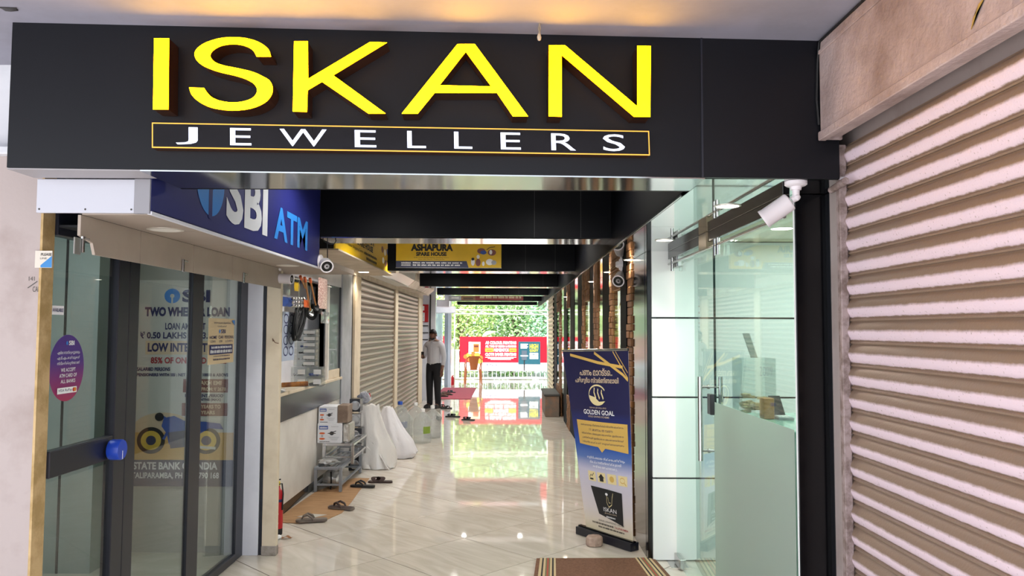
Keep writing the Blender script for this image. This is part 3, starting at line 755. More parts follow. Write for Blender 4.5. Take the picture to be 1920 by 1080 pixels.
# door leaf
Yd0, Yd1 = 3.302, aY(232)
d1 = thing('door_1', 'dark framed glass door of the cash machine room', None, (X_ATM, Yd0, 0)); d1['kind'] = 'structure'
MB().box(X_ATM - .012, X_ATM - .004, Yd0, Yd1, .03, 2.3).build('pane', M['glass_atm'], d1)
MB().bbox(X_ATM - .035, X_ATM + .015, aY(211), Yd1, .0, 2.32, .004).build('stile', M['frame'], d1)
MB().bbox(X_ATM - .035, X_ATM + .012, Yd0, aY(211), 1.02, 1.135, .004).build('push_rail', M['frame'], d1)
MB().bbox(X_ATM - .035, X_ATM + .012, Yd0, aY(211), .0, .06, .004).build('bottom_rail', M['frame'], d1)
MB().bbox(X_ATM - .035, X_ATM + .012, Yd0, aY(211), 2.06, 2.32, .004).build('top_rail', M['frame'], d1)
kc = onX(212, 843, X_ATM + .03)
hn = MB().lathe([(.048, 0), (.05, .006), (.05, .05), (.047, .056), (.0001, .056)], kc - Vector((.01, 0, 0)), (1, 0, 0), 28).build('door_knob', mat('blue_plastic', '#1f44b4', .3), d1, smooth=True)
MB().box(kc.x + .0465, kc.x + .0475, kc.y - .002, kc.y + .002, kc.z - .045, kc.z - .005).build('white_mark', M['white_print'], hn)
# fixed lights
w1 = thing('window_1', 'dark framed fixed glazing of the cash machine room', None, (X_ATM, 4.8, 0)); w1['kind'] = 'structure'
posts = [(aY(235), aY(254)), (aY(355), aY(376)), (aY(446), aY(462))]
for a, b in posts: MB().bbox(X_ATM - .022, X_ATM + .008, a, b, 0, 2.32, .004).build('frame_post', M['frame'], w1)
for (a, b), (c, d) in zip(posts[:-1], posts[1:]):
    MB().box(X_ATM - .012, X_ATM - .004, b, c, .05, 2.3).build('pane', M['glass_atm'], w1)
    MB().bbox(X_ATM - .04, X_ATM + .012, b, c, 0, .055, .004).build('sill_rail', M['frame'], w1)
    MB().bbox(X_ATM - .04, X_ATM + .012, b, c, 2.2, 2.32, .004).build('head_rail', M['frame'], w1)
# wall above the glazing and the clad shutter box in front of it
struct('wall_cash_head', MB().box(-2.1, X_ATM + .012, 3.3, 5.8, 2.32, ZS1), M['dark'])
cov = thing('shutter_cover', 'beige clad shutter cover above the cash room glazing', 'shutter cover', (X_COVER, 4.2, 1.96))
sp = [2.97] + [onX(x, 450, X_COVER).y for x in (264, 364, 437)] + [5.60]
for i, (a, b) in enumerate(zip(sp[:-1], sp[1:])):
    if i == 0:
        MB().prism([(X_COVER, a, 2.1), (X_COVER, b - .003, 2.1), (X_COVER, b - .003, 1.955), (X_COVER, a + .11, 1.955), (X_COVER, a + .09, 2.0), (X_COVER, a + .0, 2.02)], (-.012, 0, 0)).build('side_panel', M['beige_acp'], cov)
    else:
        MB().box(X_COVER - .012, X_COVER, a + .003, b - .003, 1.955, 2.10).build('side_panel', M['beige_acp'], cov)
    MB().box(X_COVER + .002, X_BLUE - .012, a + .003, b - .003, Z_ATM_SOF - .006, Z_ATM_SOF).build('soffit_panel', M['beige_acp'], cov)
MB().box(X_COVER - .014, X_BLUE, 2.97, 5.60, Z_ATM_SOF, Z_ATM_SOF + .01).build('backing_board', M['groove'], cov)
MB().box(-1.95, X_COVER - .014, 3.31, 5.60, 2.096, 2.106).build('inner_board', M['dark'], cov)
for px, py in ((156, 457), (344, 497), (457.5, 520)):
    c = onX(px, py, X_COVER + .008)
    h = MB().bbox(c.x - .006, c.x + .004, c.y - .008, c.y + .008, c.z - .035, c.z + .03, .002).build('latch', M['chrome'], cov)
    MB().tube([c + Vector((.006, 0, .022)), c + Vector((.016, .015, .018))], .004, 8).build('latch_lever', M['chrome'], h, smooth=True)
c = onX(146, 460, X_COVER + .004)
MB().bbox(c.x - .004, c.x + .002, c.y - .025, c.y + .02, c.z - .035, c.z + .03, .002).build('latch_plate', mat('worn_plate', '#8f8d88', .4, metal=.5), cov)
dl = onZ(300, 428, Z_ATM_SOF)
downlight('downlight', 'unlit round downlight in the beige soffit beside the blue sign', (-1.535, dl.y, Z_ATM_SOF - .006), .078, False, 0, None)
dl = onZ(520, 496, Z_ATM_SOF)
downlight('downlight', 'unlit round downlight near the far end of the beige soffit', (-1.535, dl.y, Z_ATM_SOF - .006), .078, False, 0, None)
# blue sign of the cash room
M['sbi_blue'] = mat('navy_blue_sign', '#23276a', .45, spec=.3, col2='#212562', nscale=2)
M['sbi_logo'] = mat('bright_blue_print', '#2f7fd0', .4)
M['sbi_white'] = mat('white_sign_print', '#d9dbe2', .4)
bs = thing('bank_sign', 'navy blue cash machine sign with white and light blue lettering', 'sign', (X_BLUE, 4.2, Z_ATM_SOF))
MB().box(X_BLUE - .012, X_BLUE, 2.955, 5.585, Z_ATM_SOF + .006, ZS1 + .0).build('sign_face', M['sbi_blue'], bs)
MB().box(X_BLUE - .014, X_BLUE + .003, 2.955, 5.585, Z_ATM_SOF - .006, Z_ATM_SOF + .006).build('bottom_trim', M['white'], bs)
MB().box(onY(254, 366, 2.955).x, X_BLUE - .002, 2.945, 2.965, Z_ATM_SOF - .004, ZS0 - .008).build('end_panel', mat('grey_end_panel', '#8b898e', .5), bs)
S = Surf((X_BLUE, 2.955, ZS1), (0, 2.63, 0), (0, 0, -(ZS1 - Z_ATM_SOF)), 2.63, ZS1 - Z_ATM_SOF)
def bz(z): return ZS1 - z
y0 = 2.955; cy = 3.535 - y0
S.ellipse(cy, bz(2.35), .168, .168, M['sbi_logo'], bs, 'logo_disc', 40)
S.ellipse(cy, bz(2.35), .05, .05, M['sbi_blue'], bs, 'logo_hole', 20)
S.rect(cy - .022, bz(2.35), cy + .022, bz(2.17), M['sbi_blue'], bs, 'logo_slot')
S.text('SBI', 3.73 - y0, bz(2.49), 4.37 - y0, bz(2.185), M['sbi_white'], bs, bold=.035)
S.text('ATM', 4.50 - y0, bz(2.395), 5.24 - y0, bz(2.195), M['sbi_logo'], bs, bold=.028)
# oval sticker on the door
oy0, oy1 = aY(92), aY(157); zc = onX(124, 690, X_ATM).z
st = thing('oval_sticker', 'purple and red round sticker on the cash room door glass', 'sticker', (X_ATM, (oy0 + oy1) / 2, zc))
m_ov = mat('purple_red_print', '#5a2a78', .5)
nt = m_ov.node_tree; tc = nt.nodes.new('ShaderNodeTexCoord'); sx = nt.nodes.new('ShaderNodeSeparateXYZ'); cr = nt.nodes.new('ShaderNodeValToRGB')
nt.links.new(tc.outputs['Generated'], sx.inputs[0]); nt.links.new(sx.outputs['Z'], cr.inputs['Fac'])
cr.color_ramp.elements[0].color = (*C('#a32a52'), 1); cr.color_ramp.elements[1].color = (*C('#4b2c80'), 1); cr.color_ramp.elements[1].position = .6
nt.links.new(cr.outputs[0], nt.nodes['Principled BSDF'].inputs['Base Color'])
R_ = .147
MB().lathe([(R_, 0), (R_, .0015), (.0001, .0015)], (X_ATM - .004, (oy0 + oy1) / 2, zc), (1, 0, 0), 48, sx=1.0).xf(Matrix.Translation((0, (oy0 + oy1) / 2, 0)) @ Matrix.Diagonal((1, (oy1 - oy0) / 2 / R_, 1, 1)) @ Matrix.Translation((0, -(oy0 + oy1) / 2, 0))).build('disc', m_ov, st)
S = Surf((X_ATM - .0025, oy0, zc + R_), (0, oy1 - oy0, 0), (0, 0, -2 * R_), 100, 100)
S.text('SBI', 52, 9, 68, 16, M['white_print'], st, bold=.03); S.ellipse(46.5, 12.5, 2.6, 3.0, M['sbi_logo'], st, 'logo_dot', 16)
for i, t in enumerate(('എല്ലാ ബാങ്കുകളുടെയും', 'എ.ടി.എം കാർഡുകൾ', 'സ്വീകരിക്കുന്നതാണ്')):
    S.text(t, 20, 24 + i * 8, 85, 30 + i * 8, M['white_print'], st)
for i, (t, w) in enumerate((('WE ACCEPT', 42), ('ATM CARD OF', 50), ('ALL BANKS', 42))):
    S.text(t, 52 - w / 2, 50 + i * 8.5, 52 + w / 2, 55.5 + i * 8.5, M['white_print'], st, bold=.01)
S.rect(22, 79, 78, 88, M['white_print'], st); S.text('VISA RuPay', 25, 81, 64, 86, M['navy_print'], st, bold=.01)
S.ellipse(69, 83.5, 3.6, 3.2, M['red'], st, 'red_dot', 14); S.ellipse(73, 83.5, 3.6, 3.2, mat('orange_print', '#e0902c', .5), st, 'orange_dot', 14)
a, b = aY(93), aY(116); z1, z0 = onX(104, 573, X_ATM).z, onX(104, 590, X_ATM).z
s2 = thing('small_sticker', 'small white sticker on the door glass above the purple sticker', 'sticker', (X_ATM, a, z0))
MB().box(X_ATM - .004, X_ATM - .003, a, b, z0, z1).build('paper', mat('white_paper', '#e9e6ea', .6), s2)
S = Surf((X_ATM - .003, a, z1), (0, b - a, 0), (0, 0, z0 - z1), 1, 1); S.text('AVAILABLE', .05, .28, .92, .68, M['navy_print'], s2, bold=.02)
# notice on the fixed glass
a, b = aY(389), aY(437); z1, z0 = onX(410, 597, X_ATM).z, onX(410, 682, X_ATM).z
nt_ = thing('paper_notice', 'cream loan notice stuck on the cash room glazing', 'notice', (X_ATM, a, z0))
MB().box(X_ATM - .003, X_ATM - .002, a, b, z0, z1).build('paper', mat('cream_paper', '#d8c09a', .6), nt_)
S = Surf((X_ATM - .002, a, z1), (0, b - a, 0), (0, 0, z0 - z1), 100, 100)
S.text('ഭവന വാഹന വ്യക്തിഗത', 20, 7, 85, 12, M['navy_print'], nt_); S.text('വായ്പകൾ', 32, 15, 68, 19, M['navy_print'], nt_)
S.text('SBI', 46, 24, 64, 33, M['navy_print'], nt_, bold=.02); S.ellipse(41, 28.5, 3, 4.5, M['sbi_logo'], nt_, 'logo_dot', 14)
for t, u0, u1 in (('HOME', 4, 30), ('CAR', 36, 56), ('PERSONAL', 60, 97)): S.text(t, u0, 38, u1, 45, M['navy_print'], nt_, bold=.01); S.text('LOAN', u0 + 3, 48, u1 - 5, 53, M['navy_print'], nt_)
S.rect(3, 58, 93, 79, M['navy_print'], nt_); S.words(10, 61, 88, 66, M['white_print'], nt_, 1); S.words(6, 69, 90, 76, M['white_print'], nt_, 2)
S.words(18, 82, 82, 84, M['navy_print'], nt_, 3); S.words(18, 88, 82, 92, M['navy_print'], nt_, 4)
S.poly([(86, 3), (99, 3), (99, 16)], M['sbi_logo'], nt_, 'corner_mark')
# big loan poster on the end wall
tl, br = onY(240, 525, 5.785), onY(437, 912, 5.785)
po = thing('loan_poster', 'large two wheeler loan poster with a blue motorbike inside the cash room', 'poster', ((tl.x + br.x) / 2, 5.79, br.z))
M['poster_grey'] = mat('poster_paper', '#c9c9c4', .5); M['poster_tan'] = mat('tan_print', '#cfa662', .5); M['maroon'] = mat('maroon_print', '#7e4b46', .5)
M['red_print'] = mat('red_print', '#a8343c', .5); M['beige_print'] = mat('beige_print', '#d5bfa4', .5); M['bike_blue'] = mat('bike_blue_print', '#2d4fa0', .4); M['poster_navy'] = mat('poster_navy', '#3a3d5a', .5)
MB().box(tl.x, br.x, 5.788, 5.794, br.z, tl.z).build('paper', M['poster_grey'], po)
S = Surf((tl.x, 5.788, tl.z), (br.x - tl.x, 0, 0), (0, 0, br.z - tl.z), 197, 387)
def PT(t, x0, y0, x1, y1, m=M['navy_print'], bold=.03): S.text(t, x0 - 240, y0 - 525, x1 - 240, y1 - 525, m, po, bold=bold * 1.15)
def PR(x0, y0, x1, y1, m, name='printed_panel'): S.rect(x0 - 240, y0 - 525, x1 - 240, y1 - 525, m, po, name)
S.ellipse(80, 30, 14, 14, M['sbi_logo'], po, 'logo_disc'); S.ellipse(80, 30, 4, 4, M['poster_grey'], po, 'logo_hole', 14); PR(318.4, 555, 321.6, 570, M['poster_grey'], 'logo_slot')
PT('SBI', 338, 543, 388, 567, bold=.04); PT('TWO WHEELER LOAN', 272, 576, 424, 594, bold=.05); PT('LOAN AMOUNT', 309, 606, 381, 619); PT('₹ 0.50 LAKHS TO 3.00', 265, 623, 400, 636)
PR(275, 640, 430, 666, M['beige_print']); PT('LOW INTEREST RATE', 279, 644, 426, 661, bold=.04); PT('85% OF ONROAD PRICE', 285, 671, 420, 683, M['red_print'])
PT('SALARIED PERSONS', 261, 690, 320, 697); PT('PENSIONERS WITH SBI : NET INCOME 10000 & ABOVE', 261, 701, 424, 707)
PR(344, 712, 424, 737, M['maroon']); PT('PER LAKH EMI', 352, 715, 412, 723, M['beige_print']); PT('STARTS FROM: ₹ 2678', 350, 727, 420, 734, M['beige_print'])
PT('REPAYMENT PERIOD', 348, 740, 416, 746); PT('36 MONTHS (MAX)', 356, 748, 412, 754)
PR(343, 757, 424, 781, M['maroon']); PT('AGE 18 YEARS TO', 350, 760, 412, 767, M['beige_print']); PT('65 YEARS', 366, 771, 402, 778, M['beige_print'])
PR(241, 812, 436, 863, M['poster_tan']); S.ellipse(70, 278, 52, 28, M['beige_print'], po, 'pale_hill', lift=.001)
for cx in (290, 388):
    S.ellipse(cx - 240, 302, 25, 25, M['black_print'], po, 'bike_tyre'); S.ellipse(cx - 240, 302, 18, 18, M['gold_print'], po, 'bike_rim'); S.ellipse(cx - 240, 302, 9, 9, M['poster_navy'], po, 'bike_hub', 16)
S.poly([(x - 240, y - 525) for x, y in ((312, 785), (330, 781), (348, 790), (385, 792), (412, 795), (418, 806), (392, 804), (372, 818), (345, 836), (322, 834), (318, 815), (308, 800))], M['bike_blue'], po, 'bike_body')
S.poly([(x - 240, y - 525) for x, y in ((320, 812), (350, 808), (358, 838), (325, 842))], M['poster_navy'], po, 'bike_engine')
S.line([(72, 300), (88, 268), (70, 258)], 5, M['bike_blue'], po, 'bike_fork'); S.line([(110, 312), (165, 316)], 5, M['poster_grey'], po, 'bike_exhaust'); S.ellipse(64, 258, 8, 8, M['black_print'], po, 'bike_headlamp', 16)
PR(240, 863, 437, 912, M['poster_navy']); PT('STATE BANK OF INDIA', 260, 867, 409, 881, M['sbi_white']); PT('TALIPARAMBA, PH 9497 790 168', 258, 886, 412, 899, M['sbi_white'], .02)
# small sign on the plaster edge, and scribbles
q = onY(80, 487, 3.21)
sg = thing('tin_plate', 'small torn blue and white tin plate on the pillar edge', 'plate', (q.x, 3.21, q.z))
a, b, z0, z1 = onY(65, 487, 3.21).x, onY(97, 487, 3.21).x, onY(80, 502, 3.21).z, onY(80, 470, 3.21).z
MB().box(a, b, 3.212, 3.216, z0, z1).build('plate', mat('pale_tin', '#cfc5b8', .5), sg)
S = Surf((a, 3.212, z1), (b - a, 0, 0), (0, 0, z0 - z1), 1, 1)
S.poly([(.35, .85), (1, .3), (1, .98), (.35, .98)], mat('blue_tin', '#2f7bb8', .5), sg, 'blue_triangle'); S.text('PLEASE', .35, .14, .98, .3, M['screw'], sg, bold=.02); S.text('LINE', .32, .4, .7, .5, M['screw'], sg)
pil = bpy.data.objects['wall_front_left']
S = Surf(onY(52, 515, 3.22), Vector((.06, 0, 0)), Vector((0, 0, -.08)), 1, 1)
S.text('141', .1, .1, .5, .32, M['screw'], pil); S.line([(.05, .7), (.7, .35)], .04, M['screw'], pil, 'pencil_mark'); S.text('CAM', .4, .62, .95, .9, M['screw'], pil)

# ------------------------------------------------------------------ piers between cash room and kiosk
struct('wall_left_pier', MB().bbox(-1.955, -1.84, 5.74, 5.79, 0, 2.10, .003), M['white'], 'white pier at the end of the cash room glazing')
struct('trim_31', MB().box(-1.84, -1.812, 5.755, 5.79, 0, 2.10), M['frame'], 'dark gap between the white and cream piers')
pc = struct('trim_32', MB().bbox(-1.812, -1.706, 5.74, 5.79, 0, 2.10, .004), M['cream'], 'cream painted pier beside the fire extinguisher')
struct('base_block', MB().bbox(-1.814, -1.703, 5.735, 5.795, 0, .07, .004), mat('grey_mortar', '#9d938b', .8, col2='#857b72', nscale=20), parent=pc)
hk = onY(512, 640, 5.74)
MB().tube([hk, hk + Vector((.0, -.015, .02)), hk + Vector((.02, -.015, -.01)), hk + Vector((.045, -.012, -.015))], .003, 6).build('wire_hook', mat('rust_wire', '#6c4a38', .7), pc)
# fire extinguisher
fx = Vector((-1.87, 6.33, 0))
fe = thing('fire_extinguisher', 'small red fire extinguisher standing behind the cream pier', 'fire extinguisher', fx)
MB().lathe([(.036, 0), (.038, .006), (.038, .05)], fx, n=24).build('foot_ring', M['black_print'], fe, smooth=True)
by_ = MB().lathe([(.038, .05), (.039, .06), (.039, .31), (.034, .345), (.018, .365), (.013, .37), (.013, .39)], fx, n=24).build('cylinder', M['red'], fe, smooth=True)
MB().lathe([(.0396, .262), (.0396, .285)], fx, n=24).build('blue_band', M['navy_print'], by_, smooth=True)
for i in range(6):
    MB().box(fx.x - .018 + (i % 2) * .008, fx.x + .016 - (i % 3) * .006, fx.y - .0410, fx.y - .0385, .09 + i * .025, .103 + i * .025).build('label_line', M['white_print'], by_)
MB().lathe([(.014, .39), (.014, .42), (.008, .425)], fx, n=14).build('valve', mat('yellow_tag', '#d8bf2e', .4), fe, smooth=True)
MB().tube([fx + Vector((0, 0, .42)), fx + Vector((.0, -.03, .44)), fx + Vector((.03, -.05, .45))], .006, 8).build('handle', M['black_print'], fe, smooth=True)
MB().tube([fx + Vector((0, 0, .40)), fx + Vector((.035, -.02, .41)), fx + Vector((.045, -.02, .33)), fx + Vector((.04, -.02, .2))], .006, 8).build('hose', M['black_print'], fe, smooth=True)

# ------------------------------------------------------------------ kiosk with counter
XK = X_LW
M['kiosk_white'] = mat('pale_kiosk_laminate', '#d8d3cc', .35, col2='#cbc5bd', nscale=2.5)
M['dark_band'] = mat('dark_grey_laminate', '#33353b', .25)
Yk0, Yk1 = 6.05, aY(637, XK)
kb = thing('kiosk_counter', 'pale kiosk counter with a dark band and cream top', 'counter', (XK, (Yk0 + Yk1) / 2, 0))
MB().bbox(XK - .54, XK, Yk0, Yk1, .09, .84, .003).build('front_panel', M['kiosk_white'], kb)
MB().box(XK - .55, XK - .004, Yk0, Yk1, 0, .09).build('plinth', M['gloss_black'], kb)
MB().bbox(XK - .55, XK + .012, Yk0, Yk1, .84, 1.07, .004).build('dark_band', M['dark_band'], kb)
MB().bbox(XK - .545, XK + .03, Yk0, Yk1, 1.07, 1.10, .004).build('counter_top', M['cream'], kb)
struct('wall_kiosk_back', MB().box(XK - .62, XK - .56, Yk0 - .1, 10.0, 0, 2.8), M['white'], 'white back wall inside the kiosk')
struct('ceiling_kiosk', MB().box(-2.6, -1.42, 5.93, 7.0, 2.16, 2.2), M['beige_acp'])
struct('wall_kiosk_head', MB().box(XK - .05, XK, Yk0, 9.7, 2.16, 2.8), M['white'], 'white wall strip above the kiosk opening')
kf = thing('kiosk_window', 'glazed side light at the far end of the kiosk', 'window', (XK, 8.8, 1.1))
ya, yb2 = aY(615, XK), aY(637, XK)
MB().bbox(XK - .03, XK + .005, ya - .05, ya, 1.1, 2.16, .003).build('frame_post', M['kiosk_white'], kf)
MB().bbox(XK - .03, XK + .005, yb2 - .05, yb2, 1.1, 2.16, .003).build('frame_post', M['dark_band'], kf)
MB().bbox(XK - .03, XK + .005, ya, yb2, 1.1, 1.2, .003).build('bottom_rail', M['cream'], kf)
MB().box(XK - .015, XK - .01, ya, yb2 - .05, 1.2, 2.16).build('pane', glass_mat('dusty_kiosk_glass', (.7, .73, .74), haze=.6, hazecol=(.42, .44, .45), refl=.5), kf)
MB().box(XK - .35, XK - .34, ya, 9.3, 1.1, 2.16).build('blind', M['grey_post'], kf)
gp = struct('wall_left_post', MB().bbox(XK - .2, XK + .02, yb2, aY(655, XK), 0, 2.5, .004), M['grey_post'], 'grey post between kiosk and shutter')
struct('trim_33', MB().box(XK - .2, XK - .01, aY(655, XK), aY(661, XK), 0, 2.5), M['groove'])
struct('trim_34', MB().bbox(XK - .2, XK + .02, aY(661, XK), aY(672, XK), 0, 2.45, .004), M['cream'], 'cream post beside the first corridor shutter')
# corridor shutters on the left
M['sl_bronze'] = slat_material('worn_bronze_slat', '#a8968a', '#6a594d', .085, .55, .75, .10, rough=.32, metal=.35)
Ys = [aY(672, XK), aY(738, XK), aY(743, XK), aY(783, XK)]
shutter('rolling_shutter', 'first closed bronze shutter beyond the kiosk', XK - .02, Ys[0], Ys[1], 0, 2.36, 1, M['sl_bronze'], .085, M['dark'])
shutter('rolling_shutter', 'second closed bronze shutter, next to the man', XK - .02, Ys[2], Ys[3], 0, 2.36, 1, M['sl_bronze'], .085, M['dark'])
struct('trim_35', MB().bbox(XK - .2, XK + .02, Ys[1], Ys[2], 0, 2.45, .004), M['cream'], 'cream post between the two corridor shutters')
struct('trim_36', MB().bbox(XK - .2, XK + .02, Ys[3], 17.75, 0, 2.45, .004), M['cream'], 'cream post beside the man')
struct('wall_left_shutter_back', MB().box(XK - .3, XK - .2, 9.9, 17.75, 0, 2.8), M['dark'])
# soffit and yellow sign above the first shutter
M['soffit_w'] = mat('cream_soffit', '#c9bba8', .6, col2='#b7a893', nscale=4)
yA, yB = aY(628.6, -1.63, 471), 10.55
struct('trim_37', MB().box(XK - .05, -1.60, yA, yB, 2.40, 2.415), M['soffit_w'], 'cream soffit under the yellow sign')
struct('trim_38', MB().box(XK - .05, XK + .03, Ys[0] - .6, 17.75, 2.36, 2.42), M['soffit_w'], 'cream lintel above the corridor shutters')
M['yellow'] = mat('yellow_sign_film', '#e3b918', .4, col2='#dab214', nscale=3)
ys = thing('yellow_sign', 'yellow spare parts sign along the left wall above the first shutter', 'sign', (-1.63, (yA + yB) / 2, 2.415))
MB().box(-1.645, -1.63, yA, yB, 2.415, 2.8).build('sign_face', M['yellow'], ys)
S = Surf((-1.63, yA, 2.8), (0, yB - yA, 0), (0, 0, -.385), 100, 100)
S.text('ASHAPURA', 22, 5, 60, 38, M['black_print'], ys, bold=.05); S.text('SPARE HOUSE', 30, 42, 58, 60, M['black_print'], ys, bold=.04)
S.text('North Malabar Shopping Centre', 8, 68, 40, 78, M['black_print'], ys); S.words(42, 68, 66, 76, M['black_print'], ys, 3); S.words(46, 82, 66, 90, M['black_print'], ys, 4)
for k, (u, v, c) in enumerate(((78, 30, 'maroon'), (84, 35, 'white_print'), (90, 28, 'bike_blue'), (80, 65, 'white_print'), (86, 70, 'maroon'), (92, 62, 'black_print'), (95, 40, 'maroon'))):
    S.ellipse(u, v, 2.6, 11, M[c], ys, 'appliance_print', 12)
downlight('downlight', 'lit downlight in the cream soffit beside the yellow sign', onZ(682, 510, 2.40), .08, True, 14, None)
# chamfered shutter hoods under the beams
def hoodbox(label, y0, y1, m):
    t = thing('shutter_hood', label, 'shutter hood', (XK, y0, 2.42), 0, 'hoods of the corridor shutters')
    MB().prism([(XK + .03, y0, 2.42), (-1.78, y0, 2.42), (-1.66, y0, 2.52), (-1.62, y0, 2.8), (XK + .03, y0, 2.8)], (0, y1 - y0, 0)).build('sheet', m, t)
    MB().box(-1.80, -1.77, y0, y1, 2.405, 2.42).build('bottom_lip', m, t)
M['hood_pale'] = mat('pale_sheet_metal', '#d6c9ba', .5, col2='#b9aa9a', nscale=4, bump=.3, bscale=12)
M['hood_white'] = mat('crumpled_white_sheet', '#e9e6e2', .3, bump=.6, bscale=9)
hoodbox('crumpled white hood over the first corridor shutter', 10.6, 13.45, M['hood_white'])
hoodbox('pale hood over the second corridor shutter', 13.5, 16.9, M['hood_pale'])
spot('hood_lamp', (-1.5, 10.2, 2.6), 6, (1, .97, .9), 2.4)
# signs on the beams
def beam_sign(name, label, Yb, x0, x1, z0, z1, m):
    t = thing(name, label, 'sign', ((x0 + x1) / 2, Yb, z0))
    MB().box(x0, x1, Yb - .012, Yb - .001, z0, z1).build('sign_face', m, t)
    return t, Surf((x0, Yb - .012, z1), (x1 - x0, 0, 0), (0, 0, z0 - z1), 100, 100)
Yb = BEAMY[1]
x0, x1 = onY(743, 480, Yb).x, onY(940, 480, Yb).x; z0, z1 = Z_BEAM + .03, onY(840, 448, Yb).z
t, S = beam_sign('spare_parts_sign', 'yellow and navy spare parts sign on the second black beam', Yb, x0, x1, z0, z1, M['yellow'])
S.text('ASHAPURA', 14, 18, 54, 43, M['black_print'], t, bold=.06); S.text('SPARE HOUSE', 19, 46, 48, 60, M['black_print'], t, bold=.05)
S.text('KMR Tower North Malabar Shopping Centre', 17, 64, 50, 68, M['black_print'], t); S.text('Near Bus Stand, Taliparamba', 21, 70, 46, 74, M['black_print'], t)
S.poly([(0, 77), (67, 77), (69, 100), (0, 100)], M['poster_navy'], t, 'navy_band')
S.words(5, 81, 14, 87, M['white_print'], t, 1); S.words(16, 81, 63, 86, M['white_print'], t, 2)
S.words(5, 89, 14, 94, M['white_print'], t, 3); S.words(16, 89, 61, 94, M['white_print'], t, 4)
for u, v, a, b, c in ((81, 42, 4, 10, 'maroon'), (83, 47, 3, 7, 'bike_blue'), (91, 47, 4, 11, 'maroon'), (90, 46, 1.4, 8, 'white_print'), (73, 80, 1.8, 13, 'white_print'), (78, 82, 2.4, 13, 'maroon'), (78, 62, 1.5, 7, 'white_print'), (83, 86, 1.2, 8, 'white_print'), (89, 80, 3.6, 11, 'white_print'), (93, 82, 2.5, 8, 'grey_post'), (73, 70, 1.4, 5, 'black_print')):
    S.ellipse(u, v, a, b, M[c], t, 'appliance_print', 14)
S.line([(86, 38), (89, 30), (94, 27)], 2.2, M['black_print'], t, 'pan_handle_print')
MB().box(x0 - .004, x1 + .004, Yb - .014, Yb - .001, z0 - .006, z0).build('frame_edge', M['chrome'], t)
Yb = BEAMY[4]
x0, x1 = onY(841, 558, Yb).x, onY(981, 558, Yb).x
t, S = beam_sign('red_beam_sign', 'dark red sign with tan lettering on a far black beam', Yb, x0, x1, Z_BEAM + .01, Z_BEAM + .14, mat('dark_red_film', '#7a2420', .5))
S.rect(0, 0, 17, 100, M['grey_post'], t); S.rect(17, 0, 36, 100, mat('tan_film', '#7d5a3a', .5), t); S.words(42, 22, 98, 66, M['beige_print'], t, 5); S.words(20, 50, 33, 88, M['black_print'], t, 6); S.words(4, 40, 14, 75, M['white_print'], t, 7)
# cameras on the left
c0 = onZ(541, 508, Z_ATM_SOF - .0)
bullet('white bullet camera under the far end of the beige soffit', (c0.x, min(c0.y, 5.56), Z_ATM_SOF - .008), Vector((.96, -.16, -.06)), .11, .036, drop=.07)
c0 = onX(601, 492, -1.36)
bullet('grey white turret camera at the far corner of the blue sign', (X_BLUE + .004, 5.57, 2.15), Vector((.40, -.8, -.40)), .075, .046, up=(-1, 0, 0), drop=.035)
mb = MB()
c0 = onX(614, 440, -1.38)
cbw = thing('loose_cable', 'thin black cable hanging from the first black beam', 'cable', (-1.38, 5.62, 2.3))
pts = [onY(x, y, 5.66) for x, y in ((603, 444), (608, 452), (616, 457), (626, 458), (630, 452), (628, 444))]
MB().tube(pts, .004, 6).build('loop', M['black_print'], cbw, smooth=True)
MB().tube([onY(614, 443, 5.66), onY(614, 490, 5.66)], .004, 6).build('drop', M['black_print'], cbw, smooth=True)
# ------------------------------------------------------------------ goods hanging in the kiosk opening
M['cord'] = mat('black_cord', '#08080a', .55, spec=.3)
M['steel'] = mat('bright_steel', '#c8cacc', .18, metal=1.0)
M['clear'] = glass_mat('clear_plastic', (.90, .92, .92), haze=.10, hazecol=(.8, .83, .83))
M['wood'] = mat('wood_handle', '#b07a45', .5)
M['orange'] = mat('orange_plastic', '#d5622c', .4)
M['packet'] = mat('pinkish_bead_packet', '#a87a70', .35, col2='#d9c2b8', nscale=60, nlo=.45, nhi=.55)
XH = XK + .03
rail = thing('hanging_rail', 'thin steel rail across the top of the kiosk opening', 'rail', (XH, 7.7, 2.13))
MB().tube([(XH, Yk0 + .05, 2.13), (XH, aY(617, XH), 2.13)], .008, 8).build('rod', M['chrome'], rail, smooth=True)
for y in (Yk0 + .08, aY(614, XH)): MB().tube([(XH, y, 2.13), (XK - .02, y, 2.165)], .008, 8).build('bracket', M['chrome'], rail, smooth=True)
def hang(name, label, cat, px, py):
    p = onX(px, py, XH); t = thing(name, label, cat, (XH, p.y, p.z))
    MB().tube([(XH, p.y, p.z), (XH, p.y, 2.14)], .003, 5).build('hook', M['chrome'], t)
    return t, p
_pk = [0]
def packet(label, px0, py0, px1, py1, m, d=.03, name='hanging_packet'):
    _pk[0] += 1; XH = XK + .03 + (-.02, .02, .045, .05, -.045, -.05, .05)[_pk[0] - 1]
    t, p = hang(name, label, 'packet', (px0 + px1) / 2, py0)
    a, b = onX(px0, py0, XH).y, onX(px1, py0, XH).y; z1 = onX(px0, py0, XH).z; z0 = onX(px0, py1, XH).z
    def f(u, v):
        e = math.sin(math.pi * u) ** .5 * math.sin(math.pi * min(max(v, .02), .98)) ** .4
        return e
    mb = MB(); n = 6
    mb.grid(lambda u, v: Vector((XH + d * f(u, v) * .5, a + (b - a) * u, z0 + (z1 - z0) * v)), n, n)
    mb.grid(lambda u, v: Vector((XH - d * f(u, v) * .5, b + (a - b) * u, z0 + (z1 - z0) * v)), n, n)
    mb.build('pouch', m, t, smooth=True)
    return t
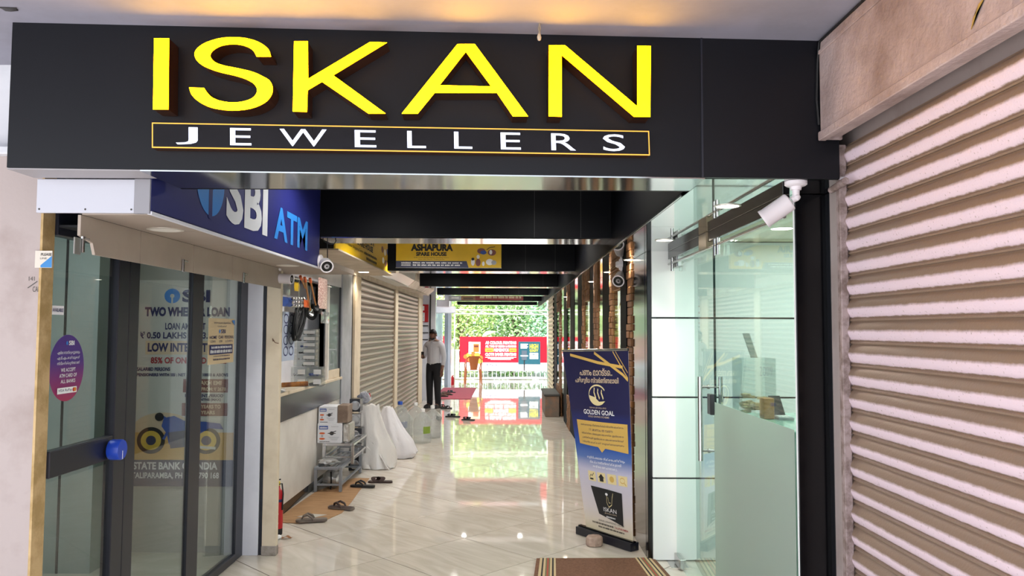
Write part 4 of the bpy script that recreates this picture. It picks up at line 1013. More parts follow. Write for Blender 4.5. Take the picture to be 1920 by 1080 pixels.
packet('blue topped packet hanging at the near edge of the kiosk', 530, 556, 548, 574, M['bike_blue'])
packet('pale plastic pouch under the blue topped packet', 531, 524, 545, 552, M['clear'])
packet('long bead packet hanging at the far side of the kiosk opening', 597, 520, 614, 578, M['packet'], .05)
packet('clear bag with white tags below the bead packet', 602, 584, 618, 606, M['clear'], .04)
packet('yellow and black small packet in the kiosk', 552, 528, 562, 545, M['yellow'])
packet('black long pouch hanging beside the bead packet', 592, 538, 604, 588, M['cord'], .07)
packet('orange labelled packet in the kiosk', 570, 562, 581, 576, M['orange'])
# loops of black cord
t, p = hang('cord_bundle', 'thick bundle of black electric cords hanging in the kiosk', 'cord bundle', 560, 578)
for k in range(16):
    q0 = onX(556 + k * .9, 576, XH); dz = .27 + .014 * (k % 4); sp = .05 + .012 * k
    MB().tube([(XH + .012 * math.sin(k), q0.y - .10 * (1 - math.cos(a)) * .5 * (1 + .1 * k) + sp * math.sin(a) * .6, q0.z - dz * (1 - math.cos(a)) * .5) for a in [2 * math.pi * j / 22 for j in range(23)]], .008, 6).build('cord_loop', M['cord'], t, smooth=True)
t, p = hang('steel_utensil_card', 'card of shiny steel balls hanging in the kiosk', 'utensils', 560, 556)
random.seed(5)
for k in range(14):
    q = onX(549 + (k % 5) * 5, 560 + (k // 5) * 7, XH + .02 + .01 * (k % 2))
    MB().lathe([(.0001, -.018), (.013, -.012), (.018, 0), (.013, .012), (.0001, .018)], q, n=10).build('ball', M['steel'], t, smooth=True)
for k, (a, b, lab) in enumerate((((571, 520), (582, 582), 'long wooden handled ladle with orange grip in the kiosk'), ((581, 522), (592, 572), 'second wooden handled ladle hanging in the kiosk'), ((563, 518), (572, 540), 'short pale stick hanging by the small white camera'))):
    A, B = onX(*a, XH + .075 + .02 * k), onX(*b, XH + .075 + .02 * k)
    t = thing('ladle', lab, 'ladle', A, 0, 'ladles hanging in the kiosk')
    MB().tube([A, B], [.009, .007], 8).build('handle', M['wood'], t, smooth=True)
    MB().lathe([(.014, 0), (.014, .05)], A, (B - A), 8).build('grip', M['orange'], t, smooth=True)
    if k < 2: MB().lathe([(.0001, -.02), (.03, -.012), (.042, .01), (.040, .012), (.0001, -.012)], B + Vector((.0, .0, -.02)), (1, -.4, .2), 14).build('bowl', M['cord'] if k else M['steel'], t, smooth=True)
t, p = hang('frying_pan', 'small black frying pan hanging beside the cord bundle', 'pan', 582, 575)
MB().lathe([(.075, 0), (.085, .025), (.08, .025), (.07, .004), (.0001, .004)], onX(582, 585, XH - .05), (1, -.5, 0), 22).build('dish', M['cord'], t, smooth=True)
MB().tube([onX(582, 577, XH - .05), onX(583, 562, XH - .05)], .008, 8).build('handle', M['cord'], t, smooth=True)
# printed sheet with rings behind the cords
a, b = onX(529, 640, XH - .05), onX(552, 640, XH - .05); z1, z0 = onX(540, 585, XH - .05).z, onX(540, 676, XH - .05).z
ps = thing('ring_chart', 'pale blue sheet printed with dark rings behind the cords', 'chart', (XH - .05, a.y, z0))
MB().box(XH - .052, XH - .05, a.y, b.y, z0, z1).build('sheet', mat('pale_blue_paper', '#aab4c8', .5), ps)
S = Surf((XH - .05, a.y, z1), (0, b.y - a.y, 0), (0, 0, z0 - z1), 100, 100)
for i in range(4):
    for j in range(2):
        S.line([(28 + 44 * j + 17 * math.cos(q), 14 + 22 * i + 9 * math.sin(q)) for q in [2 * math.pi * k / 16 for k in range(16)]], 2.4, M['navy_print'], ps, 'ring_print', close=True)
# inner board of the kiosk
struct('wall_kiosk_board', MB().box(XK - .30, XK - .28, aY(575, XK), aY(640, XK), 1.10, 2.16), M['white'], 'white display board inside the kiosk')
# clear drawer towers on the counter
def drawers(label, px0, py0, px1, py1, Y, rows, cols):
    tl, br = onY(px0, py0, Y), onY(px1, py1, Y)
    br.z = 1.101 if py1 > 720 else br.z
    t = thing('drawer_tower', label, 'drawers', ((tl.x + br.x) / 2, Y + .06, br.z))
    w = (br.x - tl.x) / cols; h = (tl.z - br.z) / rows
    MB().box(tl.x, br.x, Y + .122, Y + .13, br.z, tl.z).build('back_sheet', M['clear'], t)
    for k in range(rows + 1): MB().box(tl.x, br.x, Y, Y + .122, br.z + k * h - (.003 if k else 0), br.z + k * h + .003 - (.003 if k == rows else 0)).build('shelf', M['clear'], t)
    for i in range(rows):
        for j in range(cols):
            d = MB().bbox(tl.x + j * w + .004, tl.x + (j + 1) * w - .004, Y - .006, Y + .11, br.z + i * h + .006, br.z + (i + 1) * h - .006, .003).build('drawer', M['clear'], t)
            MB().box(tl.x + j * w + w * .45, tl.x + (j + 1) * w - .012, Y - .009, Y - .007, br.z + i * h + h * .25, br.z + (i + 1) * h - h * .25).build('label_card', M['white_print'], d)
            random.seed(i * 7 + j)
            mb = MB()
            for q in range(5):
                cx = tl.x + (j + random.uniform(.15, .85)) * w; cz = br.z + (i + .22) * h; r = h * .16
                mb.lathe([(.0001, -r), (r, -r * .4), (r, r * .4), (.0001, r)], (cx, Y + random.uniform(.02, .09), cz), (random.random(), random.random(), 1), 8)
            mb.build('small_parts', M[random.choice(['dark_band', 'steel', 'screw', 'bike_blue'])], d, kind='stuff')
    return t
drawers('lower clear drawer tower standing on the kiosk counter', 545, 688, 604, 729, 7.55, 2, 2)
drawers('upper clear drawer tower stacked on the lower one', 551, 617, 592, 687.6, 7.56, 6, 1)
t = thing('rolled_poster', 'orange and brown rolled packet lying on the counter', 'packet', (XK - .1, 6.95, 1.1))
MB().tube([onY(528, 722, 6.95), onY(577, 719, 7.05)], .022, 10).build('roll', mat('orange_brown_wrap', '#b0702a', .4, col2='#6d3a1a', nscale=14), t, smooth=True)
t = thing('paper_pile', 'crumpled white papers on the near end of the counter', 'papers', (XK - .1, 6.9, 1.1))
random.seed(9)
for k in range(5):
    c = Vector((XK - .12 + random.uniform(-.1, .08), 6.85 + random.uniform(-.1, .3), 1.104 + .004 * k)); an = random.uniform(-.5, .5)
    MB().grid(lambda u, v: c + Matrix.Rotation(an, 3, 'Z') @ Vector(((u - .5) * .2, (v - .5) * .26, .006 * math.sin(u * 5 + k) * math.sin(v * 4))), 5, 5).build('sheet', M['white_print'], t)

# ------------------------------------------------------------------ floor clutter along the left wall
cbp = [(527, 980), (557, 982), (610, 976), (641, 962), (659, 941.5), (673.6, 921), (693, 897), (663, 897), (594, 921), (529, 966)]
MB().prism([onZ(x, y, .001) for x, y in cbp], (0, 0, .004)).build('cardboard_sheet', mat('brown_cardboard', '#a9825b', .8, col2='#94704b', nscale=5, stretch=(1, 6, 1)), None, label='flattened brown cardboard sheet on the floor along the kiosk', cat='cardboard')
q = onZ(583, 968, .006)
MB().prism([q + Vector(v) for v in ((-.12, -.02, 0), (-.02, .09, 0), (.13, .06, 0), (.03, -.06, 0))], (0, 0, .001)).build('paper_scrap', mat('grey_paper', '#b6b1a8', .7), None, label='torn grey paper scrap on the cardboard', cat='paper')
# steel stands
M['grey_steel'] = mat('grey_painted_steel', '#8f939a', .4, metal=.3)
def stand(label, x0, x1, y0, y1, z0, z1, m, shelf, tag_='steel_stand'):
    t = thing(tag_, label, 'stand', ((x0 + x1) / 2, (y0 + y1) / 2, z0))
    w = .03
    for x in (x0, x1 - w):
        for y in (y0, y1 - w): MB().bbox(x, x + w, y, y + w, z0, z1 - .028, .003).build('leg', m, t)
        MB().bbox(x + .002, x + w - .002, y0 + w, y1 - w, z0 + .06, z0 + .08, .002).build('side_rail', m, t)
        MB().bbox(x, x + w, y0, y1, z1 - .028, z1, .003).build('top_rail', m, t)
    for y in (y0, y1 - w):
        MB().bbox(x0 + w, x1 - w, y, y + w, z1 - .028, z1, .003).build('cross_rail', m, t)
        MB().bbox(x0 + w, x1 - w, y + .004, y + w - .006, z0 + .06, z0 + .08, .002).build('foot_rail', m, t)
    n = 4
    for k in range(n):
        x = x0 + w + (x1 - x0 - 2 * w) * (k + .5) / n
        MB().box(x - .016, x + .016, y0 + w, y1 - w, z1 - .018, z1 - .008).build('top_slat', m, t)
    return t
stand('low grey steel bench standing on the cardboard', -1.985, -1.70, 7.93, 9.0, .006, .255, M['grey_steel'], True)
stand('shiny steel stand on top of the grey bench', -1.95, -1.62, 8.12, 8.85, .256, .47, M['steel'], True)
def carton(label, x0, x1, y0, y1, z0, z1, m, mark):
    t = thing('carton', label, 'box', ((x0 + x1) / 2, (y0 + y1) / 2, z0))
    MB().bbox(x0, x1, y0, y1, z0, z1, .003).build('box', m, t)
    S = Surf((x0, y0, z1), (x1 - x0, 0, 0), (0, 0, z0 - z1), 100, 100)
    if mark:
        S.rect(7, 12, 44, 30, M['bike_blue'], t, 'blue_label'); S.words(10, 17, 41, 26, M['white_print'], t, 1); S.words(58, 14, 88, 18, M['grey_post'], t, 2)
        for v in (50, 78): S.ellipse(20, v, 12, 5, M['orange'], t, 'orange_badge', 16)
        S.ellipse(20, 64, 5, 4, M['grey_post'], t, 'grey_badge', 12)
        S.ellipse(60, 50, 9, 10, M['dark_band'], t, 'burner_print', 16); S.line([(60, 46), (78, 38)], 4, M['dark_band'], t, 'pan_print'); S.ellipse(60, 50, 18, 3, M['screw'], t, 'pan_support_print', 16)
        for k in range(4): S.rect(46 + 4 * k, 68 + 5 * k, 92 - 3 * k, 69.5 + 5 * k, M['grey_post'], t, 'text_line_print')
        S.words(10, 90, 52, 95, M['dark_band'], t, 3)
    return t
M['carton_white'] = mat('white_carton', '#dfe0e6', .5); M['carton_brown'] = mat('brown_carton', '#8a7667', .7, col2='#6e5b4d', nscale=8)
xa1, xb1 = onY(595, 820, 8.12).x, onY(640, 820, 8.12).x
carton('lower white gas stove carton on the steel stand', xa1, xb1, 8.12, 8.5, .472, .675, M['carton_white'], True)
xa2, xb2 = onY(597, 785, 8.13).x, onY(631, 785, 8.13).x
carton('upper white gas stove carton on top of the lower one', xa2, xb2, 8.13, 8.40, .676, .85, M['carton_white'], True)
carton('brown carton beside the upper white carton', xb2 + .004, xb2 + .11, 8.16, 8.40, .676, .86, M['carton_brown'], False)
t = thing('foil_wrapped_parcel', 'shiny clear wrapped parcel beside the lower white carton', 'parcel', (xb1 + .04, 8.3, .472))
MB().bbox(xb1 + .004, xb1 + .075, 8.16, 8.45, .472, .67, .012).build('wrap', mat('crinkled_foil', '#b9b4ad', .2, metal=.5, bump=1.0, bscale=25), t)
t = thing('steel_pan_stack', 'dark boxed steel utensils stacked behind the cartons', 'utensils', (-1.6, 8.95, 0))
random.seed(21)
for k in range(5):
    MB().bbox(-1.86, -1.72 + random.uniform(-.03, .03), 9.03, 9.2, .02 + k * .17, .02 + k * .17 + .15, .006).build('utensil_box', M[['dark_band', 'steel', 'dark_band', 'steel', 'dark_band'][k]], t)
    MB().lathe([(.05, 0), (.055, .01), (.04, .012)], (-1.79, 9.03, .095 + k * .17), (0, -1, 0), 14).build('round_lid', M['steel'], t, smooth=True)
t = thing('foil_bundle', 'crumpled silver foil bundle lying on the grey bench', 'bundle', (-1.9, 8.0, .256))
def crumple(c, rx, ry, rz, seed, n=16, m=10, amp=.22):
    rnd = random.Random(seed); ph = [(rnd.uniform(0, 6), rnd.uniform(2, 7), rnd.uniform(2, 7)) for _ in range(5)]
    def f(u, v):
        th = 2 * math.pi * u; fi = math.pi * (v - .5)
        k = 1 + amp * sum(math.sin(a + b * th) * math.sin(a * 2 + d * fi) for a, b, d in [(p, round(q), r) for p, q, r in ph]) / 2.2
        return Vector(c) + Vector((rx * k * math.cos(th) * math.cos(fi), ry * k * math.sin(th) * math.cos(fi), rz * (math.sin(fi) * (1 + .3 * (k - 1)))))
    mb = MB(); mb.grid(f, n, m); return mb
M['foil'] = mat('crumpled_foil', '#c4c4c2', .28, metal=.6, bump=1.0, bscale=30)
crumple((-1.87, 8.06, .292), .10, .07, .034, 4, 24, 14).build('foil', M['foil'], t, smooth=True)
t = thing('foil_bundle', 'silver foil bundle with a black strap under the grey bench', 'bundle', (-1.85, 8.12, 0.006))
crumple((-1.84, 8.14, .10), .10, .09, .092, 8, 24, 14).build('foil', M['foil'], t, smooth=True)
MB().tube([(-1.835 + .0, 8.03 + .02 * math.cos(a), .10 + .09 * math.sin(a)) for a in [(-1.3 + 2.6 * k / 10) for k in range(11)]], .008, 6).build('strap', M['cord'], t, smooth=True)
# plastic sacks
M['sack'] = mat('white_plastic_sheet', '#dedbd8', .2, spec=.5, bump=.45, bscale=5, bdist=.05, coat=.3, stretch=(1, 1, .4))
M['sack2'] = mat('white_woven_sack', '#dcdade', .45, bump=.4, bscale=5, bdist=.05, stretch=(1, 1, .5))
M['bag_grey'] = mat('smoky_plastic_bag', '#8e919c', .2, col2='#c6c8d0', nscale=9, bump=.6, bscale=15)
def sack(name, label, rings, m, seed, cat='sack', amp=.10):
    """rings: (z, cx, cy, rx, ry)"""
    rnd = random.Random(seed); ph = [rnd.uniform(0, 6.28) for _ in range(6)]
    t = thing(name, label, cat, (rings[0][1], rings[0][2], 0))
    n = 40; mb = MB(); K = []
    for i in range(len(rings) - 1):
        for s in range(4):
            q = s / 4; K.append([a + (b - a) * q for a, b in zip(rings[i], rings[i + 1])])
    K.append(list(rings[-1]))
    for k, (z, cx, cy, rx, ry) in enumerate(K):
        for j in range(n):
            a = 2 * math.pi * j / n
            w = 1 + amp * (.5 * math.sin(5 * a + ph[0] + z * 4) + .35 * math.sin(9 * a + ph[1] - z * 9) + .3 * math.sin(14 * a + ph[2] + z * 14) * math.sin(z * 11 + ph[3]))
            mb.v.append((cx + rx * w * math.cos(a), cy + ry * w * math.sin(a), max(.004, z + .012 * math.sin(7 * a + ph[4]))))
    R = len(K)
    mb.f = [(k * n + j, k * n + (j + 1) % n, (k + 1) * n + (j + 1) % n, (k + 1) * n + j) for k in range(R - 1) for j in range(n)]
    mb.f += [tuple(range(n - 1, -1, -1)), tuple((R - 1) * n + j for j in range(n))]
    mb.build('body', m, t, smooth=True)
    return t
b1 = onZ(708, 880, 0)
t = sack('plastic_sack', 'big shiny white plastic sack leaning on the first shutter', [(.0, b1.x - .02, b1.y + .10, .20, .15), (.06, b1.x - .04, b1.y + .14, .235, .18), (.25, b1.x - .05, b1.y + .16, .225, .17), (.45, b1.x - .10, b1.y + .18, .17, .13), (.62, b1.x - .135, b1.y + .2, .13, .10), (.74, b1.x - .15, b1.y + .22, .12, .08)], M['sack'], 3)
MB().grid(lambda u, v: Vector((b1.x - .10 + .27 * v + .05 * math.sin(3 * u + 2 * v) + .20 * (u - .5) * (1 - .75 * v), b1.y + .02 - .10 * v + .02 * math.sin(9 * u), .30 * (1 - v) ** 1.3 + .01 + .03 * math.sin(7 * u + 3 * v) * (1 - v))), 14, 16).build('loose_flap', M['sack'], t, smooth=True)
b2 = onZ(745, 860, 0)
sack('plastic_sack', 'white sack slumped between the shiny sack and the water jugs', [(.0, b2.x + .0, b2.y + .10, .20, .16), (.06, b2.x - .0, b2.y + .12, .24, .19), (.20, b2.x - .04, b2.y + .14, .22, .18), (.38, b2.x - .12, b2.y + .16, .16, .13), (.52, b2.x - .155, b2.y + .18, .11, .09), (.64, b2.x - .165, b2.y + .2, .055, .05)], M['sack2'], 6)
c = onY(683, 757, b1.y + .22)
t = thing('carrier_bag', 'smoky plastic bag sitting on top of the shiny sack', 'bag', (c.x, c.y, .76))
crumple((c.x, c.y, .83), .075, .07, .075, 12, 22, 12, .2).build('bag', M['bag_grey'], t, smooth=True)
MB().tube([(c.x + .05, c.y, .80), (c.x + .075, c.y - .02, .85), (c.x + .06, c.y, .88)], .008, 6).build('red_strip', M['red'], t, smooth=True)
# water jugs
M['jug'] = glass_mat('clear_jug_plastic', (.90, .92, .92), haze=.22, hazecol=(.80, .83, .83), rough=.03)
M['cap_white'] = mat('white_cap', '#e6e6e6', .4); M['cap_blue'] = mat('blue_cap', '#2450b8', .4)
def jug(label, px, py, cap, lab=None, s=1.0):
    c = onZ(px, py, 0); c.y += .13
    t = thing('water_jug', label, 'water jug', c, 0, 'water jugs by the second shutter')
    pr = [(.10, .0), (.128, .012), (.132, .04), (.132, .09), (.126, .10), (.132, .11), (.132, .20), (.126, .21), (.132, .22), (.132, .30), (.128, .335), (.10, .385), (.055, .42), (.034, .435), (.030, .45), (.030, .485)]
    MB().lathe([(r * s, z * s) for r, z in pr], c, n=28).build('bottle', M['jug'], t, smooth=True)
    if cap: MB().lathe([(.033 * s, .455 * s), (.034 * s, .495 * s), (.030 * s, .50 * s)], c, n=18).build('cap', cap, t, smooth=True)
    if lab:
        MB().lathe([(.1335 * s, .16 * s), (.1335 * s, .26 * s)], c, n=28).xf(Matrix.Identity(4))
        mb = MB(); mb.grid(lambda u, v: c + Vector((.1338 * math.sin(.2 + u * .9), -.1338 * math.cos(.2 + u * .9), .15 + .10 * v)), 8, 2); mb.build('label', lab, t, smooth=True)
    return t
jug('clear water jug with a green label, in front of the others', 790, 833, M['cap_white'], mat('green_label', '#7f9a3a', .5))
jug('tall clear jug with a white cap beside the green-labelled jug', 809, 824, M['cap_white'])
jug('clear jug half hidden behind the white sack', 755, 829, None, s=.98)
jug('clear jug with white cap behind the green-labelled jug', 777, 816, M['cap_white'])
jug('jug with a blue cap behind the white sack', 747.5, 822, M['cap_blue'], M['bike_blue'], s=1.1)

# ------------------------------------------------------------------ footwear
M['rubber_brown'] = mat('grey_brown_rubber', '#6f645c', .7); M['rubber_black'] = mat('black_rubber', '#1b1a1c', .55); M['leather'] = mat('dark_brown_leather', '#3b2823', .5); M['tan_leather'] = mat('brown_leather', '#5d463c', .55)
def sandal_outline(L, W):
    P = [(-.5, 0), (-.47, .30), (-.36, .40), (-.15, .36), (.08, .40), (.30, .50), (.44, .38), (.5, .08)]
    P = P + [(x, -y * .92) for x, y in reversed(P[1:-1])] + []
    return [(p.x * L, p.y * W) for p in smooth_loop(P, (), 3)]
def sandal(label, px, py, ang, msole, mstrap, L=.265, W=.10, kind='thong', group=None, z=.001):
    c = onZ(px, py, 0)
    t = thing('sandal', label, 'sandal', (c.x, c.y, z), math.radians(ang), group)
    ol = sandal_outline(L, W)
    sole = MB().prism([(x, y, 0) for x, y in ol], (0, 0, .018)).build('sole', msole, t, local=True)
    MB().prism([(x * .94, y * .9, .018) for x, y in ol], (0, 0, .003)).build('footbed', mstrap if kind == 'thong' else msole, t, local=True)
    if kind == 'thong':
        for s in (-1, 1):
            MB().tube([(L * .30, 0, .022), (L * .26, s * .012, .045), (L * .12, s * W * .32, .058), (-L * .02, s * W * .42, .04), (-L * .08, s * W * .40, .015)], [.006, .008, .011, .010, .008], 8).build('strap', mstrap, t, local=True, smooth=True)
    else:
        for k, (x0, w) in enumerate(((.16, .05), (-.02, .05))):
            mb = MB(); mb.grid(lambda u, v: Vector((L * x0 + (v - .5) * w + (.03 * math.sin(u * 6.28) if k else -.03 * math.sin(u * 6.28)), (u - .5) * W * .98, .02 + .045 * math.sin(math.pi * u))), 12, 3)
            mb.grid(lambda u, v: Vector((L * x0 + (v - .5) * w + (.03 * math.sin(u * 6.28) if k else -.03 * math.sin(u * 6.28)), (u - .5) * W * .92, .016 + .045 * math.sin(math.pi * u))), 12, 3)
            mb.build('strap', mstrap, t, local=True, smooth=True)
    return t
sandal('grey brown flip-flop on the torn paper scrap', 584, 979, 190, M['rubber_brown'], M['rubber_brown'], z=.009)
sandal('brown flip-flop on the edge of the cardboard', 640, 955, 160, M['rubber_brown'], M['leather'], z=.007)
sandal('dark flip-flop lying next to the grey bench leg', 680, 914, 172, M['rubber_black'], M['rubber_black'], z=.007)
sandal('dark brown cross-strap sandal below the shiny sack', 713, 905, 178, M['leather'], M['leather'], kind='cross')
sandal('black sandal half hidden behind the tall jug', 823, 787, 100, M['rubber_black'], M['rubber_black'], L=.28)
sandal('black sandal on the bare floor, beside the reflection of the red banner', 849, 782, 175, M['rubber_black'], M['rubber_black'], L=.29, W=.12, kind='cross')
sandal('black sandal farthest from the wall, alone on the floor', 878, 788, 165, M['rubber_black'], M['rubber_black'], L=.26, kind='cross')
sandal('small black sandal right beside the man', 828, 764, 30, M['rubber_black'], M['rubber_black'], L=.25)
sandal('second small black sandal beside the man, nearer the passage', 837, 766.5, 20, M['rubber_black'], M['rubber_black'], L=.25)
def shoe(label, px, py, ang, m):
    c = onZ(px, py, 0)
    t = thing('shoe', label, 'shoe', (c.x, c.y, .014), math.radians(ang), 'shoes on the red mat')
    ol = sandal_outline(.31, .11)
    MB().prism([(x, y, 0) for x, y in ol], (0, 0, .02)).build('sole', M['rubber_black'], t, local=True)
    n = len(ol); mb = MB()
    hs = [(1.0, .02), (.97, .05), (.80, .08), (.52, .095)]
    for k, h in hs: mb.v += [(x * k - (1 - k) * .07, y * k, h - .035 * max(0, x / .155) * (h > .04)) for x, y in ol]
    mb.f = [(r * n + i, r * n + (i + 1) % n, (r + 1) * n + (i + 1) % n, (r + 1) * n + i) for r in range(len(hs) - 1) for i in range(n)]
    mb.build('upper', m, t, local=True, smooth=True)
    MB().tube([(.02, -.03, .09), (.045, 0, .088), (.02, .03, .09)], .008, 6).build('strap', M['rubber_black'], t, local=True, smooth=True)
shoe('brown shoe at the near edge of the red mat', 829, 745, 12, M['tan_leather'])
shoe('second brown shoe on the red mat, nearer the passage', 838, 742, 14, M['tan_leather'])
sandal('black sandal on the red mat behind the brown shoes', 846, 737, 150, M['rubber_black'], M['rubber_black'], L=.26, kind='cross', z=.014)
# litter by the extinguisher
q = onZ(521, 1011, 0)
crumple((q.x, q.y, .016), .03, .03, .018, 2, 12, 8).build('tissue', M['white_print'], None, smooth=True, label='crumpled white tissue below the extinguisher', cat='tissue')
q = onZ(537, 1010, 0)
MB().grid(lambda u, v: q + Vector(((u - .5) * .10, (v - .5) * .05 * math.sin(math.pi * (.1 + .8 * u)), .006 + .016 * math.sin(5 * u + 2) ** 2)), 8, 3).build('dry_leaf', mat('brown_dry_leaf', '#8a5a34', .8), None, label='curled brown leaf beside the tissue', cat='leaf')

# ------------------------------------------------------------------ roll-up banner
bl0, br0 = onZ(1087, 1000, 0), onZ(1190, 1034, 0)
dv = (br0 - bl0).normalized(); nv = Vector((-dv.y, dv.x, 0)); nv = nv if nv.y < 0 else -nv
bn = thing('roll_up_banner', 'blue and gold roll-up banner leaning beside the stone wall', 'banner', (bl0 + br0) / 2)
def obox(a, b, wdt, z0, z1, lift=0):
    o = nv * wdt / 2
    return MB().hexa([(*(a + o).xy, z0), (*(b + o).xy, z0), (*(b - o).xy, z0), (*(a - o).xy, z0), (*(a + o).xy, z1), (*(b + o).xy, z1), (*(b - o).xy, z1), (*(a - o).xy, z1)])
bs_ = obox(bl0, br0, .085, .004, .062).build('base_cassette', M['frame'], bn)
obox(bl0 + dv * .0 - nv * .0, br0, .03, .062, .072).build('slot', M['gloss_black'], bs_)
for e in (bl0, br0): MB().lathe([(.012, 0), (.012, .004)], e + Vector((0, 0, .033)) + (dv * .0), dv, 12).build('end_cap', M['chrome'], bs_)
TL, TR = onY(1055, 659, 6.42), onY(1178, 657, 5.93)
BL, BR = onY(1099, 987, 6.32), onY(1187, 1021, 5.905)
BL.z = max(BL.z, .07); BR.z = max(BR.z, .07)
def bfn(u, v, lift):
    L_ = TL.lerp(BL, v); L_.x -= .012 * math.sin(math.pi * v) * 0; R2 = TR.lerp(BR, v)
    p_ = L_.lerp(R2, u)
    p_ = p_ + nv * (.018 * math.sin(math.pi * u) * math.sin(math.pi * min(1, v * 1.1)) - .012 * math.sin(2 * math.pi * (u * .9 + v * .6)) * v * (1 - v) * 2)
    return p_ + nv * lift
m_b = mat('banner_print', '#1d1c4c', .45)
nt = m_b.node_tree; tc = nt.nodes.new('ShaderNodeTexCoord'); sx = nt.nodes.new('ShaderNodeSeparateXYZ'); cr = nt.nodes.new('ShaderNodeValToRGB')
nt.links.new(tc.outputs['Generated'], sx.inputs[0]); nt.links.new(sx.outputs['Z'], cr.inputs['Fac'])
e = cr.color_ramp.elements; e[0].position = 0; e[0].color = (*C('#e0d2b2'), 1); e[1].position = 1; e[1].color = (*C('#1b1a45'), 1)
for pos, c_ in ((.12, '#d8cfcf'), (.33, '#c9c6dc'), (.40, '#5a78b8'), (.47, '#2353a8'), (.56, '#23357f'), (.66, '#1d1c4c')):
    x = e.new(pos); x.color = (*C(c_), 1)
nt.links.new(cr.outputs[0], nt.nodes['Principled BSDF'].inputs['Base Color'])
MB().grid(lambda u, v: bfn(u, v, 0), 16, 24).build('printed_sheet', m_b, bn, smooth=True)
MB().grid(lambda u, v: bfn(1 - u, v, -.002), 16, 24).build('sheet_back', M['white'], bn, smooth=True)
MB().tube([TL + Vector((0, 0, .006)), TR + Vector((0, 0, .006))], .011, 10).build('top_bar', M['chrome'], bn, smooth=True)
mid = (bl0 + br0) / 2 - nv * .03
MB().tube([(mid.x, mid.y, .06), (*((TL + TR) / 2 - nv * .02).xy, (TL.z + TR.z) / 2)], .009, 8).build('support_pole', M['chrome'], bn, smooth=True)
S = Surf((0, 0, 0), (1, 0, 0), (0, 0, -1), 100, 100, fn=bfn)
M['gold_foil'] = mat('gold_print_banner', '#d9b25e', .4); M['pale_gold'] = mat('pale_gold_print', '#ead9a4', .45)
LB = .0035
def BT(t, u0, v0, u1, v1, m, bold=.0): S.text(t, u0, v0, u1, v1, m, bn, bold=bold, lift=LB + .0015)
for pts, w in (([(12, 2), (55, 6.5), (92, 9)], 1.6), ([(50, 1), (92, 13), (99, 16)], 1.6), ([(78, 0.5), (99, 15)], .8), ([(82, 0.5), (99, 12)], .5)):
    S.line([(a[0] + (b[0] - a[0]) * k / 4, a[1] + (b[1] - a[1]) * k / 4) for a, b in zip(pts[:-1], pts[1:]) for k in range(5)], w, M['gold_foil'], bn, 'gold_ribbon', lift=LB)
BT('പണം മാറട്ടെ..', 25, 9.5, 77, 13.8, M['beige_print'], .02); BT('പരിശുദ്ധ സ്വർണ്ണമായി', 16, 14.6, 86, 18.6, M['beige_print'], .02)
cxu, cyv = 52, 24.5
S.line([(cxu + 14 * math.cos(a), cyv + 5.4 * math.sin(a)) for a in [math.radians(-30 - 290 * k / 30) for k in range(31)]], .9, M['pale_gold'], bn, 'logo_ring', lift=LB)
S.poly([(cxu - 14, cyv + .2), (cxu - 4, cyv + 1.2), (cxu + 3, cyv + 3.6), (cxu + 13, cyv + 3.2), (cxu + 8, cyv + 5), (cxu - 2, cyv + 5.4), (cxu - 10, cyv + 3.8)], M['pale_gold'], bn, 'logo_hand', lift=LB + .001)
for k in range(3):
    S.line([(cxu - 4 + 6 * k, cyv - 4 + .6 * k), (cxu - 5 + 6 * k, cyv - 1.5), (cxu - 2 + 6 * k, cyv + 2)], 1.5, M['pale_gold'], bn, 'logo_flame', lift=LB + .001)
BT('ISKAN JEWELLERS', 38, 31.2, 66, 32.2, M['beige_print']); BT('GOLDEN GOAL', 26, 32.8, 78, 35.4, M['white_print'], .02); BT('GOLD SAVING SCHEME', 34, 36, 70, 37, M['beige_print'], .01)
gp_ = [(10, 39), (96, 39.5), (96, 55), (60, 53.6), (54, 56), (48, 53.2), (11, 52.5)]
S.poly([(10 + (96 - 10) * k / 8, 39 + .06 * k) for k in range(9)] + [(96, 55), (85, 54.6), (72, 54), (60, 53.6), (54, 56), (48, 53.2), (36, 53), (24, 52.8), (11, 52.5)], M['gold_foil'], bn, 'gold_panel', lift=LB)
for i, t_ in enumerate(('മാസംതോറും നിക്ഷേപിച്ച് സ്വന്തമാക്കാം', '11 മാസം തവണ', 'സ്വർണ്ണ വിലയുടെ ആശങ്ക ഇല്ലാതെ', 'പണിക്കൂലി ഇല്ലാതെ ആഭരണങ്ങൾ', 'സ്വന്തമാക്കാൻ സുവർണാവസരം')):
    BT(t_, 18 + 4 * (i == 1) * 4, 40.8 + 2.4 * i, 90 - 4 * (i == 1) * 4, 42.2 + 2.4 * i, M['navy_print'])
for i, t_ in enumerate(('ബുദ്ധിപരമായ നിക്ഷേപത്തിനും', 'മികച്ച നേട്ടങ്ങൾക്കുമായി', 'ഇന്നേ അംഗമാകൂ..')):
    BT(t_, 24 + 5 * i, 58.6 + 2.4 * i, 90 - 6 * i, 60.4 + 2.4 * i, M['white_print'], .01)
